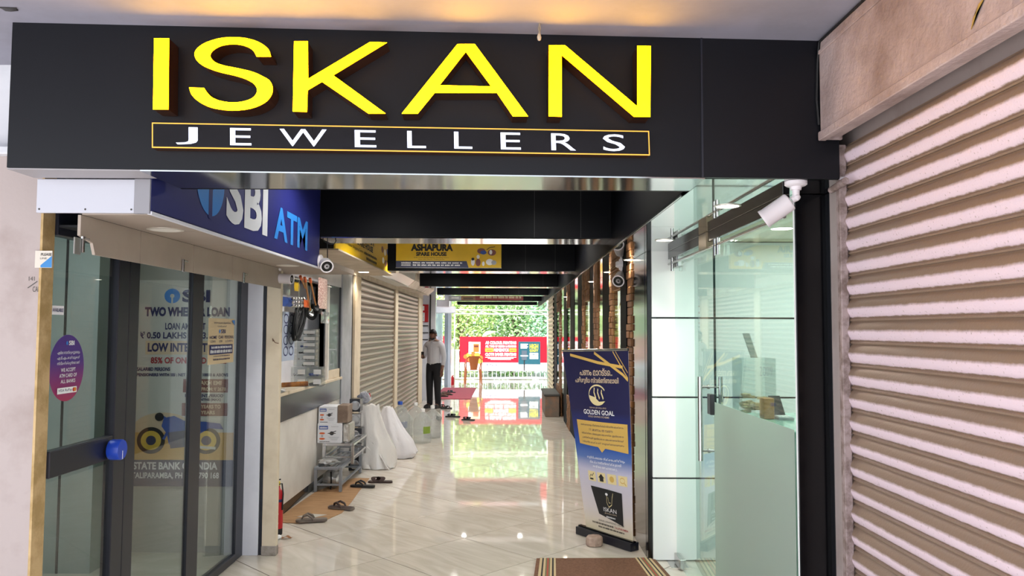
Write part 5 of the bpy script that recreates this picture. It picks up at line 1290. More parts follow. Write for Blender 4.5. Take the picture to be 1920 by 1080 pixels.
for i in range(4):
    u0 = 22 + 18.5 * i
    S.rect(u0, 67.2, u0 + 15, 72.6, M['pale_gold'], bn, 'icon_tile', n=2, lift=LB)
    if i == 0: S.line([(u0 + 3, 70.6), (u0 + 6, 69), (u0 + 8, 69.8), (u0 + 12, 68)], .5, M['black_print'], bn, 'chart_icon', lift=LB + .0015); S.rect(u0 + 3, 71, u0 + 10, 71.9, M['black_print'], bn, 'chart_base_icon', lift=LB + .0015)
    elif i == 1: S.poly([(u0 + 2, 70), (u0 + 7.5, 67.8), (u0 + 13, 70), (u0 + 11, 70), (u0 + 11, 72), (u0 + 4, 72), (u0 + 4, 70)], M['black_print'], bn, 'house_icon', lift=LB + .0015)
    elif i == 2: S.ellipse(u0 + 7.5, 69.9, 4, 1.7, M['gold_foil'], bn, 'coin_icon', 14, lift=LB + .0015)
    else: S.line([(u0 + 7 + 4 * math.cos(a), 69.7 + 1.4 * math.sin(a)) for a in [math.pi * k / 6 for k in range(13)]], .45, M['gold_foil'], bn, 'lens_icon', lift=LB + .0015); S.line([(u0 + 10, 70.8), (u0 + 13, 72)], .6, M['gold_foil'], bn, 'lens_handle_icon', lift=LB + .0015)
S.poly([(24, 75.5), (40, 75.6), (55, 75.8), (70, 76.2), (82, 76.6), (82, 84), (82, 94), (66, 92.8), (50, 91.6), (34, 90.4), (29, 83)], M['black_print'], bn, 'black_square', lift=LB)
S.line([(54, 79.5), (53, 83), (56, 85.5), (62, 84), (64, 80), (66, 77.5)], .55, M['pale_gold'], bn, 'monogram', lift=LB + .0015)
S.line([(56, 80), (57, 83), (60, 83)], .4, M['pale_gold'], bn, 'monogram_inner', lift=LB + .0015); S.ellipse(54, 78.6, 2.6, .8, M['white_print'], bn, 'diamond_mark', 6, lift=LB + .0015)
BT('ISKAN', 45, 86, 70, 88.2, M['white_print']); BT('JEWELLERS', 46, 88.8, 70, 89.6, M['beige_print']); S.words(49, 90.5, 67, 91.4, M['white_print'], bn, 5, lift=LB + .0015)
BT('GOLD | DIAMOND | SILVER', 32, 93.4, 84, 94.6, M['screw']); S.words(18, 95.2, 62, 96.2, M['screw'], bn, 1, lift=LB + .0015); BT('TALIPARAMBA', 64, 95.2, 92, 96.3, M['red_print'], .01); S.words(30, 97, 84, 97.9, M['screw'], bn, 2, lift=LB + .0015)
# stone weight at the banner foot
q = onZ(1120, 1025, 0) + Vector((-.02, .03, 0))
sw = thing('stone_weight', 'squat pinkish stone block in front of the banner base', 'stone', q)
MB().lathe([(.050, 0), (.064, .006), (.066, .03), (.064, .062), (.058, .072), (.0001, .073)], q, n=8).build('block', mat('pinkish_granite', '#b39a8b', .8, col2='#9c8375', nscale=30, bump=.3), sw)
# doormat
ml, mr = onZ(1006, 1050, 0), onZ(1226, 1049, 0)
dmx = mr - ml; ml.z = mr.z = 0.001
near = Vector((-.05, -.62, 0))
dm = thing('doormat', 'brown coir doormat with striped ends before the glass door', 'doormat', (ml + mr) / 2)
M['coir'] = mat('brown_coir', '#7d5640', .95, col2='#6a4734', nscale=60, bump=.8, bscale=160)
MB().prism([ml, mr, mr + near + Vector((.10, 0, 0)), ml + near], (0, 0, .012)).build('pile', M['coir'], dm)
def mstripe(u0, u1, m):
    a, b = ml + dmx * u0, ml + dmx * u1; nr0 = ml + near; nr1 = mr + near + Vector((.10, 0, 0))
    c_, d_ = nr0.lerp(nr1, u1), nr0.lerp(nr1, u0)
    MB().prism([v + Vector((0, 0, .0121)) for v in (a, b, c_, d_)], (0, 0, .0012)).build('stripe', m, dm)
M['st_cream'] = mat('cream_coir', '#c2ab86', .95, bump=.5, bscale=160); M['st_black'] = mat('black_coir', '#2d2724', .95, bump=.5, bscale=160); M['st_red'] = mat('red_coir', '#a54a3c', .95, bump=.5, bscale=160); M['st_green'] = mat('olive_coir', '#6f6a4a', .95, bump=.5, bscale=160)
for side in (0, 1):
    for u0, u1, k in ((.03, .05, 'st_cream'), (.05, .063, 'st_black'), (.063, .08, 'st_cream'), (.08, .092, 'st_green'), (.092, .105, 'st_red'), (.105, .117, 'st_green'), (.117, .132, 'st_cream'), (.132, .146, 'st_black'), (.146, .162, 'st_cream')):
        if side: u0, u1 = 1 - u1, 1 - u0
        mstripe(u0, u1, M[k])
# low concrete box on the right far side
b0 = onZ(1022, 782, 0)
cbx = thing('concrete_box', 'low weathered concrete box against the far stretch of the mirror wall', 'box', (b0.x + .16, b0.y + .8, 0))
MB().bbox(b0.x, X_RW - .05, b0.y, b0.y + 1.5, 0, .40, .012).build('box', mat('weathered_concrete', '#6a635a', .85, col2='#8a6a55', nscale=7, nlo=.4, nhi=.7, bump=.4), cbx)
MB().bbox(b0.x - .02, X_RW - .04, b0.y - .02, b0.y + 1.52, .40, .435, .006).build('lid', mat('dark_slab', '#3c3a37', .7), cbx)
# ------------------------------------------------------------------ inside the glass shop
dk = thing('reception_desk', 'white desk behind the frosted glass of the shop', 'desk', (1.62, 4.0, 0))
MB().bbox(1.33, 1.95, 3.45, 4.42, 1.165, 1.195, .004).build('desk_top', mat('green_glass_top', '#9fc9b8', .1), dk)
MB().bbox(1.36, 1.92, 3.48, 4.39, 0, 1.165, .004).build('desk_body', M['white_gloss'], dk)
YI = 4.18
zt_ = 1.196
xa, xb = onY(1390, 700, YI).x, onY(1455, 700, YI).x; zz = onY(1420, 672, YI).z
ab = thing('acrylic_box', 'clear acrylic collection box holding folded notes behind the glass', 'box', ((xa + xb) / 2, YI + .1, zt_))
M['acry'] = glass_mat('acrylic_sheet', (.93, .96, .95))
for a in ((xa, xb, YI, YI + .004), (xa, xb, YI + .17, YI + .174), (xa, xa + .004, YI + .004, YI + .17), (xb - .004, xb, YI + .004, YI + .17)):
    MB().box(*a, zt_, zz).build('side_sheet', M['acry'], ab)
S = Surf((xa, YI, zz), (xb - xa, 0, 0), (0, 0, zt_ - zz), 100, 100)
S.text('2009', 52, 14, 90, 30, M['grey_post'], ab, bold=-.01); S.text('25%', 8, 14, 24, 22, M['grey_post'], ab, bold=-.01)
random.seed(31)
fn = thing('folded_notes', 'heap of folded cream notes inside the acrylic box', 'notes', ((xa + xb) / 2, YI + .08, zt_))
for k in range(22):
    c = Vector((random.uniform(xa + .03, xb - .03), YI + random.uniform(.03, .14), zt_ + .01 + .045 * random.random() * (1 + k / 12)))
    R3 = Matrix.Rotation(random.uniform(-1.5, 1.5), 3, 'Z') @ Matrix.Rotation(random.uniform(-.5, .5), 3, 'X')
    mb = MB().bbox(-.032, .032, -.014, .014, -.006, .006, .002); mb.v = [tuple(c + R3 @ Vector(v)) for v in mb.v]
    mb.build('note', mat('note_paper', '#cbb488', .7) if k == 0 else bpy.data.materials['note_paper'], fn)
x_, z_ = onY(1397, 620, YI + .08), onY(1420, 672, YI + .08)
st_ = thing('grey_card', 'grey card standing tilted on the acrylic box', 'card', (z_.x, YI + .08, zz))
MB().prism([onY(1393, 625, YI + .08), onY(1405, 625, YI + .08), onY(1421, 671, YI + .08), onY(1409, 671, YI + .08)], (0, .012, 0)).build('card', mat('grey_card_paper', '#a7a9a4', .5), st_)
wx = onY(1432, 760, YI - .07)
wbx = thing('wooden_block', 'small tan wooden box beside the calculator', 'box', (wx.x, YI - .05, zt_))
MB().bbox(onY(1432, 760, YI - .1).x, onY(1452, 760, YI - .1).x, YI - .1, YI - .03, zt_, onY(1440, 747, YI - .1).z, .003).build('box', M['wood'], wbx)
cx_ = onY(1466, 760, YI - .06)
cal = thing('desk_calculator', 'grey desk calculator with a tilted black display', 'calculator', (cx_.x, YI - .05, zt_))
MB().prism([(cx_.x - .045, YI - .14, zt_), (cx_.x + .035, YI - .14, zt_), (cx_.x + .035, YI - .14, zt_ + .012), (cx_.x - .045, YI - .14, zt_ + .012)], (0, .13, .0)).build('body', M['grey_post'], cal)
MB().prism([(cx_.x - .042, YI - .03, zt_ + .012), (cx_.x + .03, YI - .03, zt_ + .012), (cx_.x + .01, YI - .0, zt_ + .115), (cx_.x - .05, YI - .0, zt_ + .115)], (0, .012, 0)).build('display', M['dark_band'], cal)
for i in range(3):
    for j in range(4): MB().box(cx_.x - .038 + .018 * j, cx_.x - .024 + .018 * j, YI - .13 + .03 * i, YI - .112 + .03 * i, zt_ + .012, zt_ + .017).build('button', M['white_print'], cal)
# ------------------------------------------------------------------ far end of the corridor
M['mat_red'] = mat('dusty_red_carpet', '#b04a58', .9, col2='#a34252', nscale=30, bump=.4, bscale=90)
pts = [onZ(x, y, .001) for x, y in ((806, 748.5), (882, 748.5), (893, 727.5), (832, 727.5))]
MB().prism(pts, (0, 0, .012)).build('floor_mat', M['mat_red'], None, label='dusty red mat on the floor in front of the far left doorway', cat='mat')
# white stub wall behind the man with a poster
yw = 18.4
wsx = onY(816, 650, yw).x
struct('wall_left_stub', MB().box(-2.6, wsx, yw, yw + .12, 0, 2.75), M['white'], 'white wall end behind the man')
for a, b, z0, z1 in ((785, 800, 622, 624), (785, 800, 636, 638)):
    pass
tl, br = onY(784, 571, yw), onY(803, 604, yw)
rp_ = thing('red_notice_board', 'red and white notice board on the wall above the man', 'notice board', ((tl.x + br.x) / 2, yw, br.z))
MB().box(tl.x, br.x, yw - .03, yw - .001, br.z, tl.z).build('board', M['red'], rp_)
S = Surf((tl.x, yw - .03, tl.z), (br.x - tl.x, 0, 0), (0, 0, br.z - tl.z), 100, 100)
S.rect(8, 8, 62, 34, M['white_print'], rp_); S.rect(8, 46, 66, 96, M['white_print'], rp_)
for k in range(6): S.rect(12, 52 + 7 * k, 60 - 5 * (k % 3), 54.5 + 7 * k, M['grey_post'], rp_, 'text_line_print')
fr = thing('wall_frame', 'black bracketed frame on the white wall beside the man', 'frame', (tl.x, yw, 1.6))
for y in (610, 623, 636): 
    a, b = onY(784, y, yw), onY(803, y, yw); MB().box(a.x, b.x, yw - .03, yw - .001, a.z - .02, a.z).build('bar', M['black_print'], fr)
a = onY(806, 560, yw); MB().box(a.x, a.x + .03, yw - .03, yw - .001, 1.3, 2.5).build('upright', M['black_print'], fr)
# end posts and door leaf
yp = 22.6
a, b = onY(833, 650, yp).x, onY(840, 650, yp).x; c = onY(845.5, 650, yp).x
pe = struct('trim_40', MB().bbox(a, b, yp, yp + .2, 0, 2.75, .006), M['grey_post'], 'grey post at the far end of the corridor')
struct('white_face', MB().bbox(b, c, yp - .02, yp + .2, 0, 2.75, .006), M['white'], parent=pe)
dlf = thing('door_3', 'pale blue glass door leaf at the far left', None, (a - .1, 21, 0)); dlf['kind'] = 'structure'
MB().box(onX(823, 650, -1.95).x, onX(823, 650, -1.95).x + .012, 19.6, yp, .01, 2.3).build('pane', glass_mat('pale_blue_glass', (.78, .90, .94), haze=.25, hazecol=(.75, .88, .92)), dlf)
# white gantry pieces under the far canopy
for k, (x0, y0, x1, y1, Y, lab) in enumerate(((816, 574, 853, 587, 20.3, 'white boxed beam at the far left canopy edge'), (818, 562, 842, 575, 18.9, 'white ceiling box above the notice board'))):
    A, B = onY(x0, y0, Y), onY(x1, y1, Y)
    struct('trim_%d' % (41 + k), MB().bbox(A.x, B.x, Y, Y + .4, B.z, A.z, .01), M['white'], lab)
# pale lattice girder
yg_ = 24.4
g = thing('lattice_girder', 'pale painted lattice girder across the corridor end', 'girder', (0, yg_, 2.1))
A, B = onY(853, 581, yg_), onY(1027, 583, yg_); A2, B2 = onY(853, 588.5, yg_), onY(1027, 590, yg_)
M['pale_green'] = mat('pale_green_paint', '#c9d6bd', .5)
MB().tube([A, B], .022, 8).build('top_chord', M['pale_green'], g, smooth=True); MB().tube([A2, B2], .022, 8).build('bottom_chord', M['pale_green'], g, smooth=True)
for k in range(8):
    p0 = A.lerp(B, k / 8); p1 = A2.lerp(B2, (k + 1) / 8)
    MB().tube([p0, p1], .012, 6).build('brace', M['pale_green'], g, smooth=True)
for e0, s in ((A, 0), (B, 1)): MB().tube([(e0.x, yg_, 0), (e0.x, yg_, e0.z)], .022, 8).build('upright', M['pale_green'], g, smooth=True)
# tan shutter on the right
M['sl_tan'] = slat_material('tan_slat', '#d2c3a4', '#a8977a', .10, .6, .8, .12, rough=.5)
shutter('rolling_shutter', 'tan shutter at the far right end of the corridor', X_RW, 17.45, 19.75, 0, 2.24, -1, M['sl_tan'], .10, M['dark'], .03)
struct('wall_right_end', MB().box(X_RW + .03, 3.3, 17.3, 19.85, 0, 2.79), M['cream'])
# railing and print banner
yr = 25.6
rl = thing('railing', 'thin white railing along the far terrace edge', 'railing', (0, yr, 0))
M['rail_w'] = mat('white_rail_paint', '#d5d7d2', .5)
for z in (.06, .98): MB().tube([(-3.6, yr, z), (2.4, yr, z)], .022, 8).build('rail', M['rail_w'], rl, smooth=True)
k = -3.6
while k < 2.4:
    MB().tube([(k, yr, .06), (k, yr, .98)], .010, 6).build('baluster', M['rail_w'], rl, smooth=True); k += .145
gl = thing('ribbed_panel', 'grey ribbed sheet panel on the railing left of the red banner', 'panel', (-1.8, yr - .05, 0))
A, B = onY(845, 656, yr - .06), onY(861, 710, yr - .06)
for k in range(9):
    x = A.x + (B.x - A.x) * k / 9
    MB().bbox(x, x + (B.x - A.x) / 9 - .006, yr - .07, yr - .045, B.z, A.z, .004).build('slat', mat('grey_sheet', '#9b9e9b', .5) if k == 0 else bpy.data.materials['grey_sheet'], gl)
A, B = onY(862, 631, yr - .035), onY(1026, 696, yr - .035)
M['bright_red'] = mat('bright_red_film', '#b80020', .5); M['teal'] = mat('teal_film', '#154a58', .5); M['mic_grey'] = mat('mic_grey_print', '#44505c', .5); M['lemon'] = mat('lemon_print', '#e8e03a', .5)
pb_ = thing('print_shop_banner', 'wide red and white printing banner tied to the far railing', 'banner', ((A.x + B.x) / 2, yr - .035, B.z))
MB().box(A.x, B.x, yr - .035, yr - .025, B.z, A.z).build('sheet', M['white'], pb_)
S = Surf((A.x, yr - .035, A.z), (B.x - A.x, 0, 0), (0, 0, B.z - A.z), 164, 65)
S.rect(0, 0, 164, 49, M['bright_red'], pb_, 'red_field')
S.text('A3 COLOUR PRINTING', 48, 8.5, 106, 14.5, M['white_print'], pb_, bold=.05, lift=.006); S.text('ALL TYPES OF DESIGN & PRINTING', 48, 16, 106, 20.5, M['white_print'], pb_, bold=.04, lift=.006)
S.rect(48, 22, 62.5, 28.5, M['lemon'], pb_, lift=.005); S.words(49.5, 24, 61, 27, M['red_print'], pb_, 1, lift=.008); S.text('MEMENTOS', 64, 22, 92, 28.5, M['white_print'], pb_, bold=.05, lift=.006); S.rect(93, 22, 106, 28.5, M['lemon'], pb_, lift=.005); S.words(94.5, 24, 105, 27, M['red_print'], pb_, 2, lift=.008)
S.text('CLOTH BANER PRINTING', 48, 30.5, 106, 36.5, M['white_print'], pb_, bold=.05, lift=.006)
for k in range(3): S.rect(48 + 5 * k, 38.5 + 2.2 * k, 106 - 5 * k, 39.5 + 2.2 * k, M['white_print'], pb_, 'text_line_print', lift=.006)
S.text('Adfame', 50, 50.5, 71, 55.5, M['navy_print'], pb_, lift=.006); S.rect(74, 51, 104, 51.6, M['grey_post'], pb_, 'text_line_print', lift=.006); S.rect(74, 54, 100, 54.6, M['grey_post'], pb_, 'text_line_print', lift=.006)
S.rect(110, 9, 151, 52, M['teal'], pb_, 'teal_card', lift=.006)
S.text('HIGH', 131, 13.5, 147, 23, M['lemon'], pb_, bold=.03, lift=.009); S.text('QUALITY', 131, 24, 147, 29, M['lemon'], pb_, bold=.02, lift=.009); S.rect(131, 30.5, 147, 35.5, M['white_print'], pb_, lift=.009); S.text('DUBBING', 132, 31.3, 146, 34.7, M['teal'], pb_, bold=.02, lift=.012); S.rect(131, 36.5, 147, 42, M['white_print'], pb_, lift=.009); S.text('STUDIO', 132, 37.3, 146, 41.2, M['teal'], pb_, bold=.02, lift=.012)
for k in range(4): S.rect(114, 13.5 + 2.4 * k, 128 - 2 * (k % 2), 15 + 2.4 * k, M['white_print'], pb_, 'text_line_print', lift=.009)
S.rect(116, 26, 126, 44, M['mic_grey'], pb_, 'microphone_print', lift=.009); S.rect(114, 35, 128, 37, M['white_print'], pb_, 'mic_band_print', lift=.011); S.rect(120, 44, 122, 64, M['black_print'], pb_, 'mic_stand_print', lift=.009)
S.rect(17, 10, 39, 33, M['beige_print'], pb_, 'award_print', lift=.006); S.rect(26, 14, 36, 29, M['orange'], pb_, 'award_inner_print', lift=.008); S.rect(17, 10, 22, 33, M['white_print'], pb_, 'award_spine_print', lift=.008); S.words(27, 16, 35, 20, M['black_print'], pb_, 3, lift=.010)
for k, (u, v) in enumerate(((12, 38), (18, 35), (25, 33), (33, 35), (39, 40), (30, 42), (20, 44), (38, 47))): S.ellipse(u, v, 5, 4.5, M['lemon' if k % 2 else 'orange'], pb_, 'fruit_print', 12, lift=.006 + .0006 * k)
A, B = onY(800, 630, yr - .035), onY(835, 690, yr - .035)
pb2 = thing('print_shop_banner', 'small piece of red banner seen through the far left glass', 'banner', (A.x, yr - .035, B.z))
MB().box(A.x, B.x, yr - .035, yr - .025, B.z, A.z).build('sheet', M['bright_red'], pb2)
MB().box(A.x, B.x, yr - .037, yr - .035, B.z, B.z + .22).build('white_band', M['white'], pb2)
# red cylinder
q = onZ(848, 722, 0)
rc = thing('red_cylinder', 'small red cylinder standing beside the far white post', 'cylinder', q)
MB().lathe([(.055, 0), (.06, .01), (.06, .20), (.045, .24), (.02, .255), (.02, .28)], q, n=16).build('body', M['red'], rc, smooth=True)
MB().tube([q + Vector((0, 0, .27)), q + Vector((.04, -.02, .29))], .012, 8).build('handle', M['red'], rc, smooth=True)
# plastic chair seen from the back
ch = onZ(886, 720, 0); ch = Vector((ch.x, ch.y + .25, 0))
pc_ = thing('plastic_chair', 'orange brown plastic chair seen from the back before the banner', 'chair', ch, math.radians(8))
M['chair'] = mat('orange_brown_plastic', '#c4703a', .45)
W_ = .23
for sx_ in (-1, 1):
    MB().tube([(sx_ * (W_ + .02), -.24, 0), (sx_ * W_, -.20, .43)], [.02, .028], 8).build('leg', M['chair'], pc_, local=True, smooth=True)
    MB().tube([(sx_ * (W_ + .02), .24, 0), (sx_ * W_, .20, .43)], [.02, .028], 8).build('leg', M['chair'], pc_, local=True, smooth=True)
    MB().tube([(sx_ * W_, -.21, .42), (sx_ * (W_ + .01), -.25, .62), (sx_ * (W_ - .01), -.27, .78), (sx_ * .15, -.28, .84)], .018, 8).build('back_post', M['chair'], pc_, local=True, smooth=True)
    MB().tube([(sx_ * (W_ + .01), -.25, .63), (sx_ * (W_ + .03), 0, .64), (sx_ * (W_ + .02), .18, .61), (sx_ * W_, .19, .43)], .018, 8).build('armrest', M['chair'], pc_, local=True, smooth=True)
MB().grid(lambda u, v: Vector(((u - .5) * .46, (v - .5) * .44, .43 - .02 * math.sin(math.pi * u) * math.sin(math.pi * v))), 8, 8).build('seat', M['chair'], pc_, local=True, smooth=True)
mb = MB()
mb.grid(lambda u, v: Vector(((u - .5) * (.20 + .14 * v), -.235 - .05 * v - .02 * math.sin(math.pi * u), .43 + .43 * v)), 8, 8)
mb.grid(lambda u, v: Vector(((.5 - u) * (.20 + .14 * v), -.247 - .05 * v - .02 * math.sin(math.pi * u), .43 + .43 * v)), 8, 8)
mb.build('backrest', M['chair'], pc_, local=True, smooth=True)

# ------------------------------------------------------------------ trees beyond the terrace
def leaf_mat(name, a, b):
    m = mat(name, a, .5)
    nt = m.node_tree; g = nt.nodes.new('ShaderNodeNewGeometry'); r = nt.nodes.new('ShaderNodeValToRGB')
    r.color_ramp.elements[0].color = (*C(a), 1); r.color_ramp.elements[1].color = (*C(b), 1)
    nt.links.new(g.outputs['Random Per Island'], r.inputs['Fac']); nt.links.new(r.outputs[0], nt.nodes['Principled BSDF'].inputs['Base Color'])
    b_ = nt.nodes['Principled BSDF']
    tr = nt.nodes.new('ShaderNodeBsdfTranslucent'); nt.links.new(r.outputs[0], tr.inputs[0])
    mx = nt.nodes.new('ShaderNodeMixShader'); mx.inputs[0].default_value = .35
    nt.links.new(b_.outputs[0], mx.inputs[1]); nt.links.new(tr.outputs[0], mx.inputs[2]); nt.links.new(mx.outputs[0], nt.nodes['Material Output'].inputs['Surface'])
    return m
LM = [leaf_mat('leaf_green', '#6c9a58', '#cde3b0'), leaf_mat('leaf_yellow_green', '#8aab58', '#dfeab0'), leaf_mat('leaf_blue_green', '#70a280', '#c8e4d0')]
M['bark'] = mat('grey_bark', '#6e6355', .9, bump=.5)
def tree(label, x, y, z0, h, rx, rz, n, m, seed):
    rnd = random.Random(seed)
    t = thing('leafy_tree', label, 'tree', (x, y, z0), 0, 'trees beyond the terrace')
    MB().tube([(x, y, z0), (x + .1, y, z0 + h * .4), (x - .05, y + .1, z0 + h * .8)], [.12, .09, .05], 8).build('trunk', M['bark'], t, smooth=True)
    for k in range(5):
        a = rnd.uniform(0, 6.28); MB().tube([(x, y, z0 + h * (.3 + .08 * k)), (x + math.cos(a) * rx * .5, y + math.sin(a) * rx * .5, z0 + h * (.5 + .09 * k))], [.05, .02], 6).build('branch', M['bark'], t, smooth=True)
    mb = MB()
    for k in range(int(n * 2.4)):
        while True:
            p_ = Vector((rnd.uniform(-1, 1), rnd.uniform(-1, 1), rnd.uniform(-1, 1)))
            if p_.length < 1: break
        p_ = p_ * (.55 + .45 * rnd.random()) if p_.length < .6 else p_
        c = Vector((x + p_.x * rx, y + p_.y * rx * .7, z0 + h * .6 + p_.z * rz))
        d = Vector((rnd.gauss(0, 1), rnd.gauss(0, 1), rnd.gauss(-.4, .6))).normalized(); s_ = d.cross(Vector((rnd.gauss(0, 1), rnd.gauss(0, 1), rnd.gauss(0, 1)))).normalized()
        L_ = rnd.uniform(.10, .20); w_ = L_ * .24
        mb.add([c, c + d * L_ * .5 + s_ * w_, c + d * L_, c + d * L_ * .5 - s_ * w_], [(0, 1, 2, 3)])
    mb.build('foliage', m, t, kind='stuff')
tree('yellow green leafy tree behind the left part of the red banner', -1.9, 28.6, -.4, 4.2, 1.5, 2.5, 2600, LM[1], 1)
tree('bright green leafy tree behind the middle of the red banner', .1, 29.3, -.4, 4.4, 1.6, 2.6, 2800, LM[0], 2)
tree('bluish green leafy tree behind the microphone end of the red banner', 1.9, 28.8, -.4, 4.2, 1.4, 2.5, 2400, LM[2], 3)
tree('large pale green tree filling the gap behind the far girder', -.8, 32.0, -.4, 6.0, 3.4, 3.4, 4200, LM[2], 4)
tree('large green tree farther back on the left beyond the terrace', -4.2, 31.0, -.4, 6.0, 2.6, 3.4, 3600, LM[0], 5)
tree('large green tree farther back on the right beyond the terrace', 3.6, 32.0, -.4, 6.0, 2.6, 3.4, 3400, LM[1], 6)
# one banana leaf arching over the banner
bl_ = thing('banana_leaf', 'single arching yellow green banana leaf above the red banner', 'leaf', onY(903, 632, 27.0))
P0, P1, P2 = onY(903, 634, 27), onY(909, 622, 27), onY(930, 622, 27)
mb = MB(); mb.grid(lambda u, v: (P0 * (1 - u) ** 2 + P1 * 2 * u * (1 - u) + P2 * u * u) + Vector((0, (v - .5) * .14 * math.sin(math.pi * (.08 + .9 * u)), (v - .5) * .14 * math.sin(math.pi * (.08 + .9 * u)) - .0)), 14, 2)
mb.build('blade', LM[1], bl_, smooth=True)
MB().tube([(P0.x - .1, 27.0, -.1), (P0.x - .03, 27.0, .8), P0], [.04, .03, .012], 8).build('stalk', LM[0], bl_, smooth=True)

# ------------------------------------------------------------------ the man by the second shutter
def skin(name, verts, edges, radii, m, parent, sub=2, root=0, loc=True):
    me = bpy.data.meshes.new(name); me.from_pydata([Vector(v) for v in verts], edges, [])
    me.materials.append(m)
    o = bpy.data.objects.new(name, me); COL.objects.link(o); o.parent = parent
    md = o.modifiers.new('skin', 'SKIN'); md.use_smooth_shade = True
    for i, r in enumerate(radii):
        sv = me.skin_vertices[0].data[i]; sv.radius = r if isinstance(r, tuple) else (r, r); sv.use_root = (i == root)
    s = o.modifiers.new('subdivision', 'SUBSURF'); s.levels = sub; s.render_levels = sub
    return o
man = onZ(810, 767, 0)
pm = thing('person', 'man in a pale shirt and black trousers looking down at a phone', 'person', (-1.60, 16.45, 0), math.radians(-28))
M['skin'] = mat('brown_skin', '#7d5746', .55); M['shirt'] = mat('pale_grey_shirt', '#c9c8ce', .75, bump=.3, bscale=14); M['trouser'] = mat('black_trousers', '#15151b', .8); M['hair'] = mat('black_hair', '#0c0b0c', .6)
sh_l, el_l, wr_l = (.185, .0, 1.36), (.235, .03, 1.08), (.235, -.03, .84)
sh_r, el_r, wr_r = (-.185, .0, 1.36), (-.235, -.02, 1.09), (-.12, -.24, 1.08)
V_ = [(0, 0, .93), (0, .0, 1.10), (0, .0, 1.30), (0, .0, 1.40), (0, -.02, 1.46), (0, -.055, 1.54), (0, -.075, 1.61)]
E_ = [(i, i + 1) for i in range(6)]; R_s = [(.10, .08), (.10, .07), (.12, .08), (.09, .07), .055, .078, .06]
def addc(start, pts, rs):
    prev = start
    for p_, r_ in zip(pts, rs):
        V_.append(p_); R_s.append(r_); E_.append((prev, len(V_) - 1)); prev = len(V_) - 1
    return prev
wl = addc(3, [sh_l, el_l, wr_l], [.06, .043, .03]); wr_i = addc(3, [sh_r, el_r, wr_r], [.06, .043, .03])
hl = addc(wl, [(.235, -.045, .80), (.235, -.05, .755)], [(.035, .02), (.038, .018)])
for k, (dx, L_) in enumerate(((-.026, .062), (-.009, .075), (.009, .072), (.026, .056))):
    addc(hl, [(.235 + dx * .5, -.052 + dx, .725), (.235 + dx * .5, -.06 + dx, .755 - L_), (.235 + dx * .5 - .012, -.062 + dx, .735 - L_)], [.010, .009, .007])
addc(wl, [(.225, -.085, .79), (.222, -.092, .75)], [.011, .008])
hr = addc(wr_i, [(-.105, -.285, 1.085), (-.095, -.32, 1.10)], [(.02, .035), (.018, .036)])
for k, dz in enumerate((-.024, -.008, .008, .024)):
    addc(hr, [(-.085, -.345, 1.10 + dz), (-.055, -.365, 1.105 + dz), (-.035, -.35, 1.11 + dz)], [.010, .009, .008])
addc(wr_i, [(-.075, -.29, 1.115), (-.05, -.315, 1.13)], [.011, .009])
for s_ in (-1, 1):
    addc(0, [(s_ * .095, 0, .86), (s_ * .10, -.01, .48), (s_ * .105, .02, .09), (s_ * .115, -.10, .045)], [.085, .055, .04, .035])
body = skin('body', V_, E_, R_s, M['skin'], pm)
# face details and hair
MB().lathe([(.0001, -.014), (.010, -.006), (.011, .004), (.0001, .016)], (0, -.148, 1.545), (0, -.3, -1), 8).build('nose', M['skin'], pm, local=True, smooth=True)
for s_ in (-1, 1):
    MB().lathe([(.0001, -.009), (.010, 0), (.0001, .009)], (s_ * .030, -.128, 1.572), (1, 0, 0), 8).build('eye', M['hair'], pm, local=True, smooth=True)
    MB().lathe([(.0001, -.008), (.022, -.003), (.022, .003), (.0001, .008)], (s_ * .080, -.05, 1.555), (1, 0, 0), 10).build('ear', M['skin'], pm, local=True, smooth=True)
MB().lathe([(.0001, -.020), (.008, 0), (.0001, .020)], (0, -.130, 1.505), (1, 0, 0), 8).build('mouth', mat('lips', '#54302a', .5), pm, local=True, smooth=True)
mb = MB(); mb.grid(lambda u, v: Vector((.083 * math.cos(2 * math.pi * u) * math.cos(v * 1.57), -.050 + .090 * math.sin(2 * math.pi * u) * math.cos(v * 1.57) + .012, 1.605 + (.072 * math.sin(v * 1.57)) - .085 * max(0, min(1, (math.sin(2 * math.pi * u) + .55) / .6)) * (1 - v) ** 2)), 28, 8)
mb.build('hair', M['hair'], pm, local=True, smooth=True)
mb = MB(); mb.grid(lambda u, v: Vector((.068 * math.sin((u - .5) * 2.6), -.062 - .078 * math.cos((u - .5) * 2.6), 1.452 + .02 * v * (1 + 2.6 * abs(u - .5)))), 12, 3)
mb.build('beard', M['hair'], pm, local=True, smooth=True)
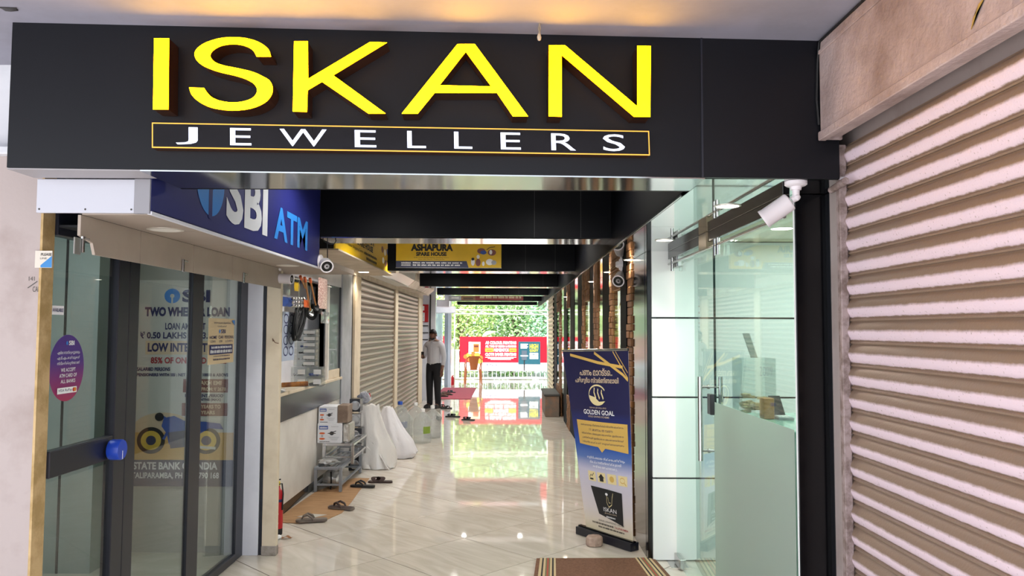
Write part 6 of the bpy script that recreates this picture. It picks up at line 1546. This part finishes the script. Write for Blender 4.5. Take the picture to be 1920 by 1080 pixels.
# shirt
SV = [(0, 0, .90), (0, 0, 1.0), (0, 0, 1.15), (0, 0, 1.30), (0, 0, 1.385), (0, -.008, 1.425)]
SE = [(i, i + 1) for i in range(5)]; SR = [(.175, .135), (.172, .13), (.168, .125), (.180, .128), (.150, .105), (.085, .08)]
def adds(start, pts, rs):
    prev = start
    for p_, r_ in zip(pts, rs):
        SV.append(p_); SR.append(r_); SE.append((prev, len(SV) - 1)); prev = len(SV) - 1
adds(4, [sh_l, el_l, (.236, -.018, .885)], [.076, .056, .046]); adds(4, [sh_r, el_r, (-.145, -.195, 1.082)], [.076, .056, .046])
skin('shirt', SV, SE, SR, M['shirt'], pm)
mb = MB()
for s_ in (-1, 1): MB().tube([(s_ * .058, .01, 1.445), (s_ * .05, -.06, 1.45), (s_ * .012, -.10, 1.425), (s_ * .025, -.112, 1.40)], .009, 8).build('collar', M['shirt'], pm, local=True, smooth=True)
MB().box(-.014, .014, -.139, -.134, .92, 1.38).build('placket', M['shirt'], pm, local=True)
# trousers
TV = [(0, 0, 1.03), (0, 0, .90)]; TE = [(0, 1)]; TR_ = [(.15, .11), (.165, .12)]
for s_ in (-1, 1):
    prev = 1
    for p_, r_ in (((s_ * .095, 0, .84), .105), ((s_ * .10, -.01, .48), .080), ((s_ * .105, .012, .10), .068), ((s_ * .105, .012, .05), .068)):
        TV.append(p_); TR_.append(r_); TE.append((prev, len(TV) - 1)); prev = len(TV) - 1
skin('trousers', TV, TE, TR_, M['trouser'], pm)
for s_ in (-1, 1):
    ol = sandal_outline(.27, .10); mb = MB(); n = len(ol)
    for k_, h_ in ((1.0, 0), (1.0, .03), (.9, .06), (.5, .085)): mb.v += [(s_ * .11 + y * k_, -(x * k_) - .045 + (1 - k_) * .06, h_) for x, y in ol]
    mb.f = [(r * n + i, r * n + (i + 1) % n, (r + 1) * n + (i + 1) % n, (r + 1) * n + i) for r in range(3) for i in range(n)] + [tuple(range(n))]
    mb.build('shoe', M['rubber_black'], pm, local=True, smooth=True)
Rm = Matrix.Translation((-1.60, 16.45, 0)) @ Matrix.Rotation(math.radians(-28), 4, 'Z')
ph = thing('mobile_phone', 'dark mobile phone in the hand of the man', 'phone', Rm @ Vector((-.06, -.335, 1.10)))
mb = MB().bbox(-.10, -.03, -.340, -.331, 1.06, 1.20, .003); mb.v = [tuple(Rm @ Matrix.Translation((0, 0, .0)) @ Vector(v)) for v in mb.v]; hp = mb.build('case', M['black_print'], ph)
mb = MB().box(-.096, -.034, -.3308, -.3302, 1.066, 1.194); mb.v = [tuple(Rm @ Vector(v)) for v in mb.v]; mb.build('screen', mat('dim_screen', '#30343c', .1, emit='#c8d2e6', es=.4), ph)
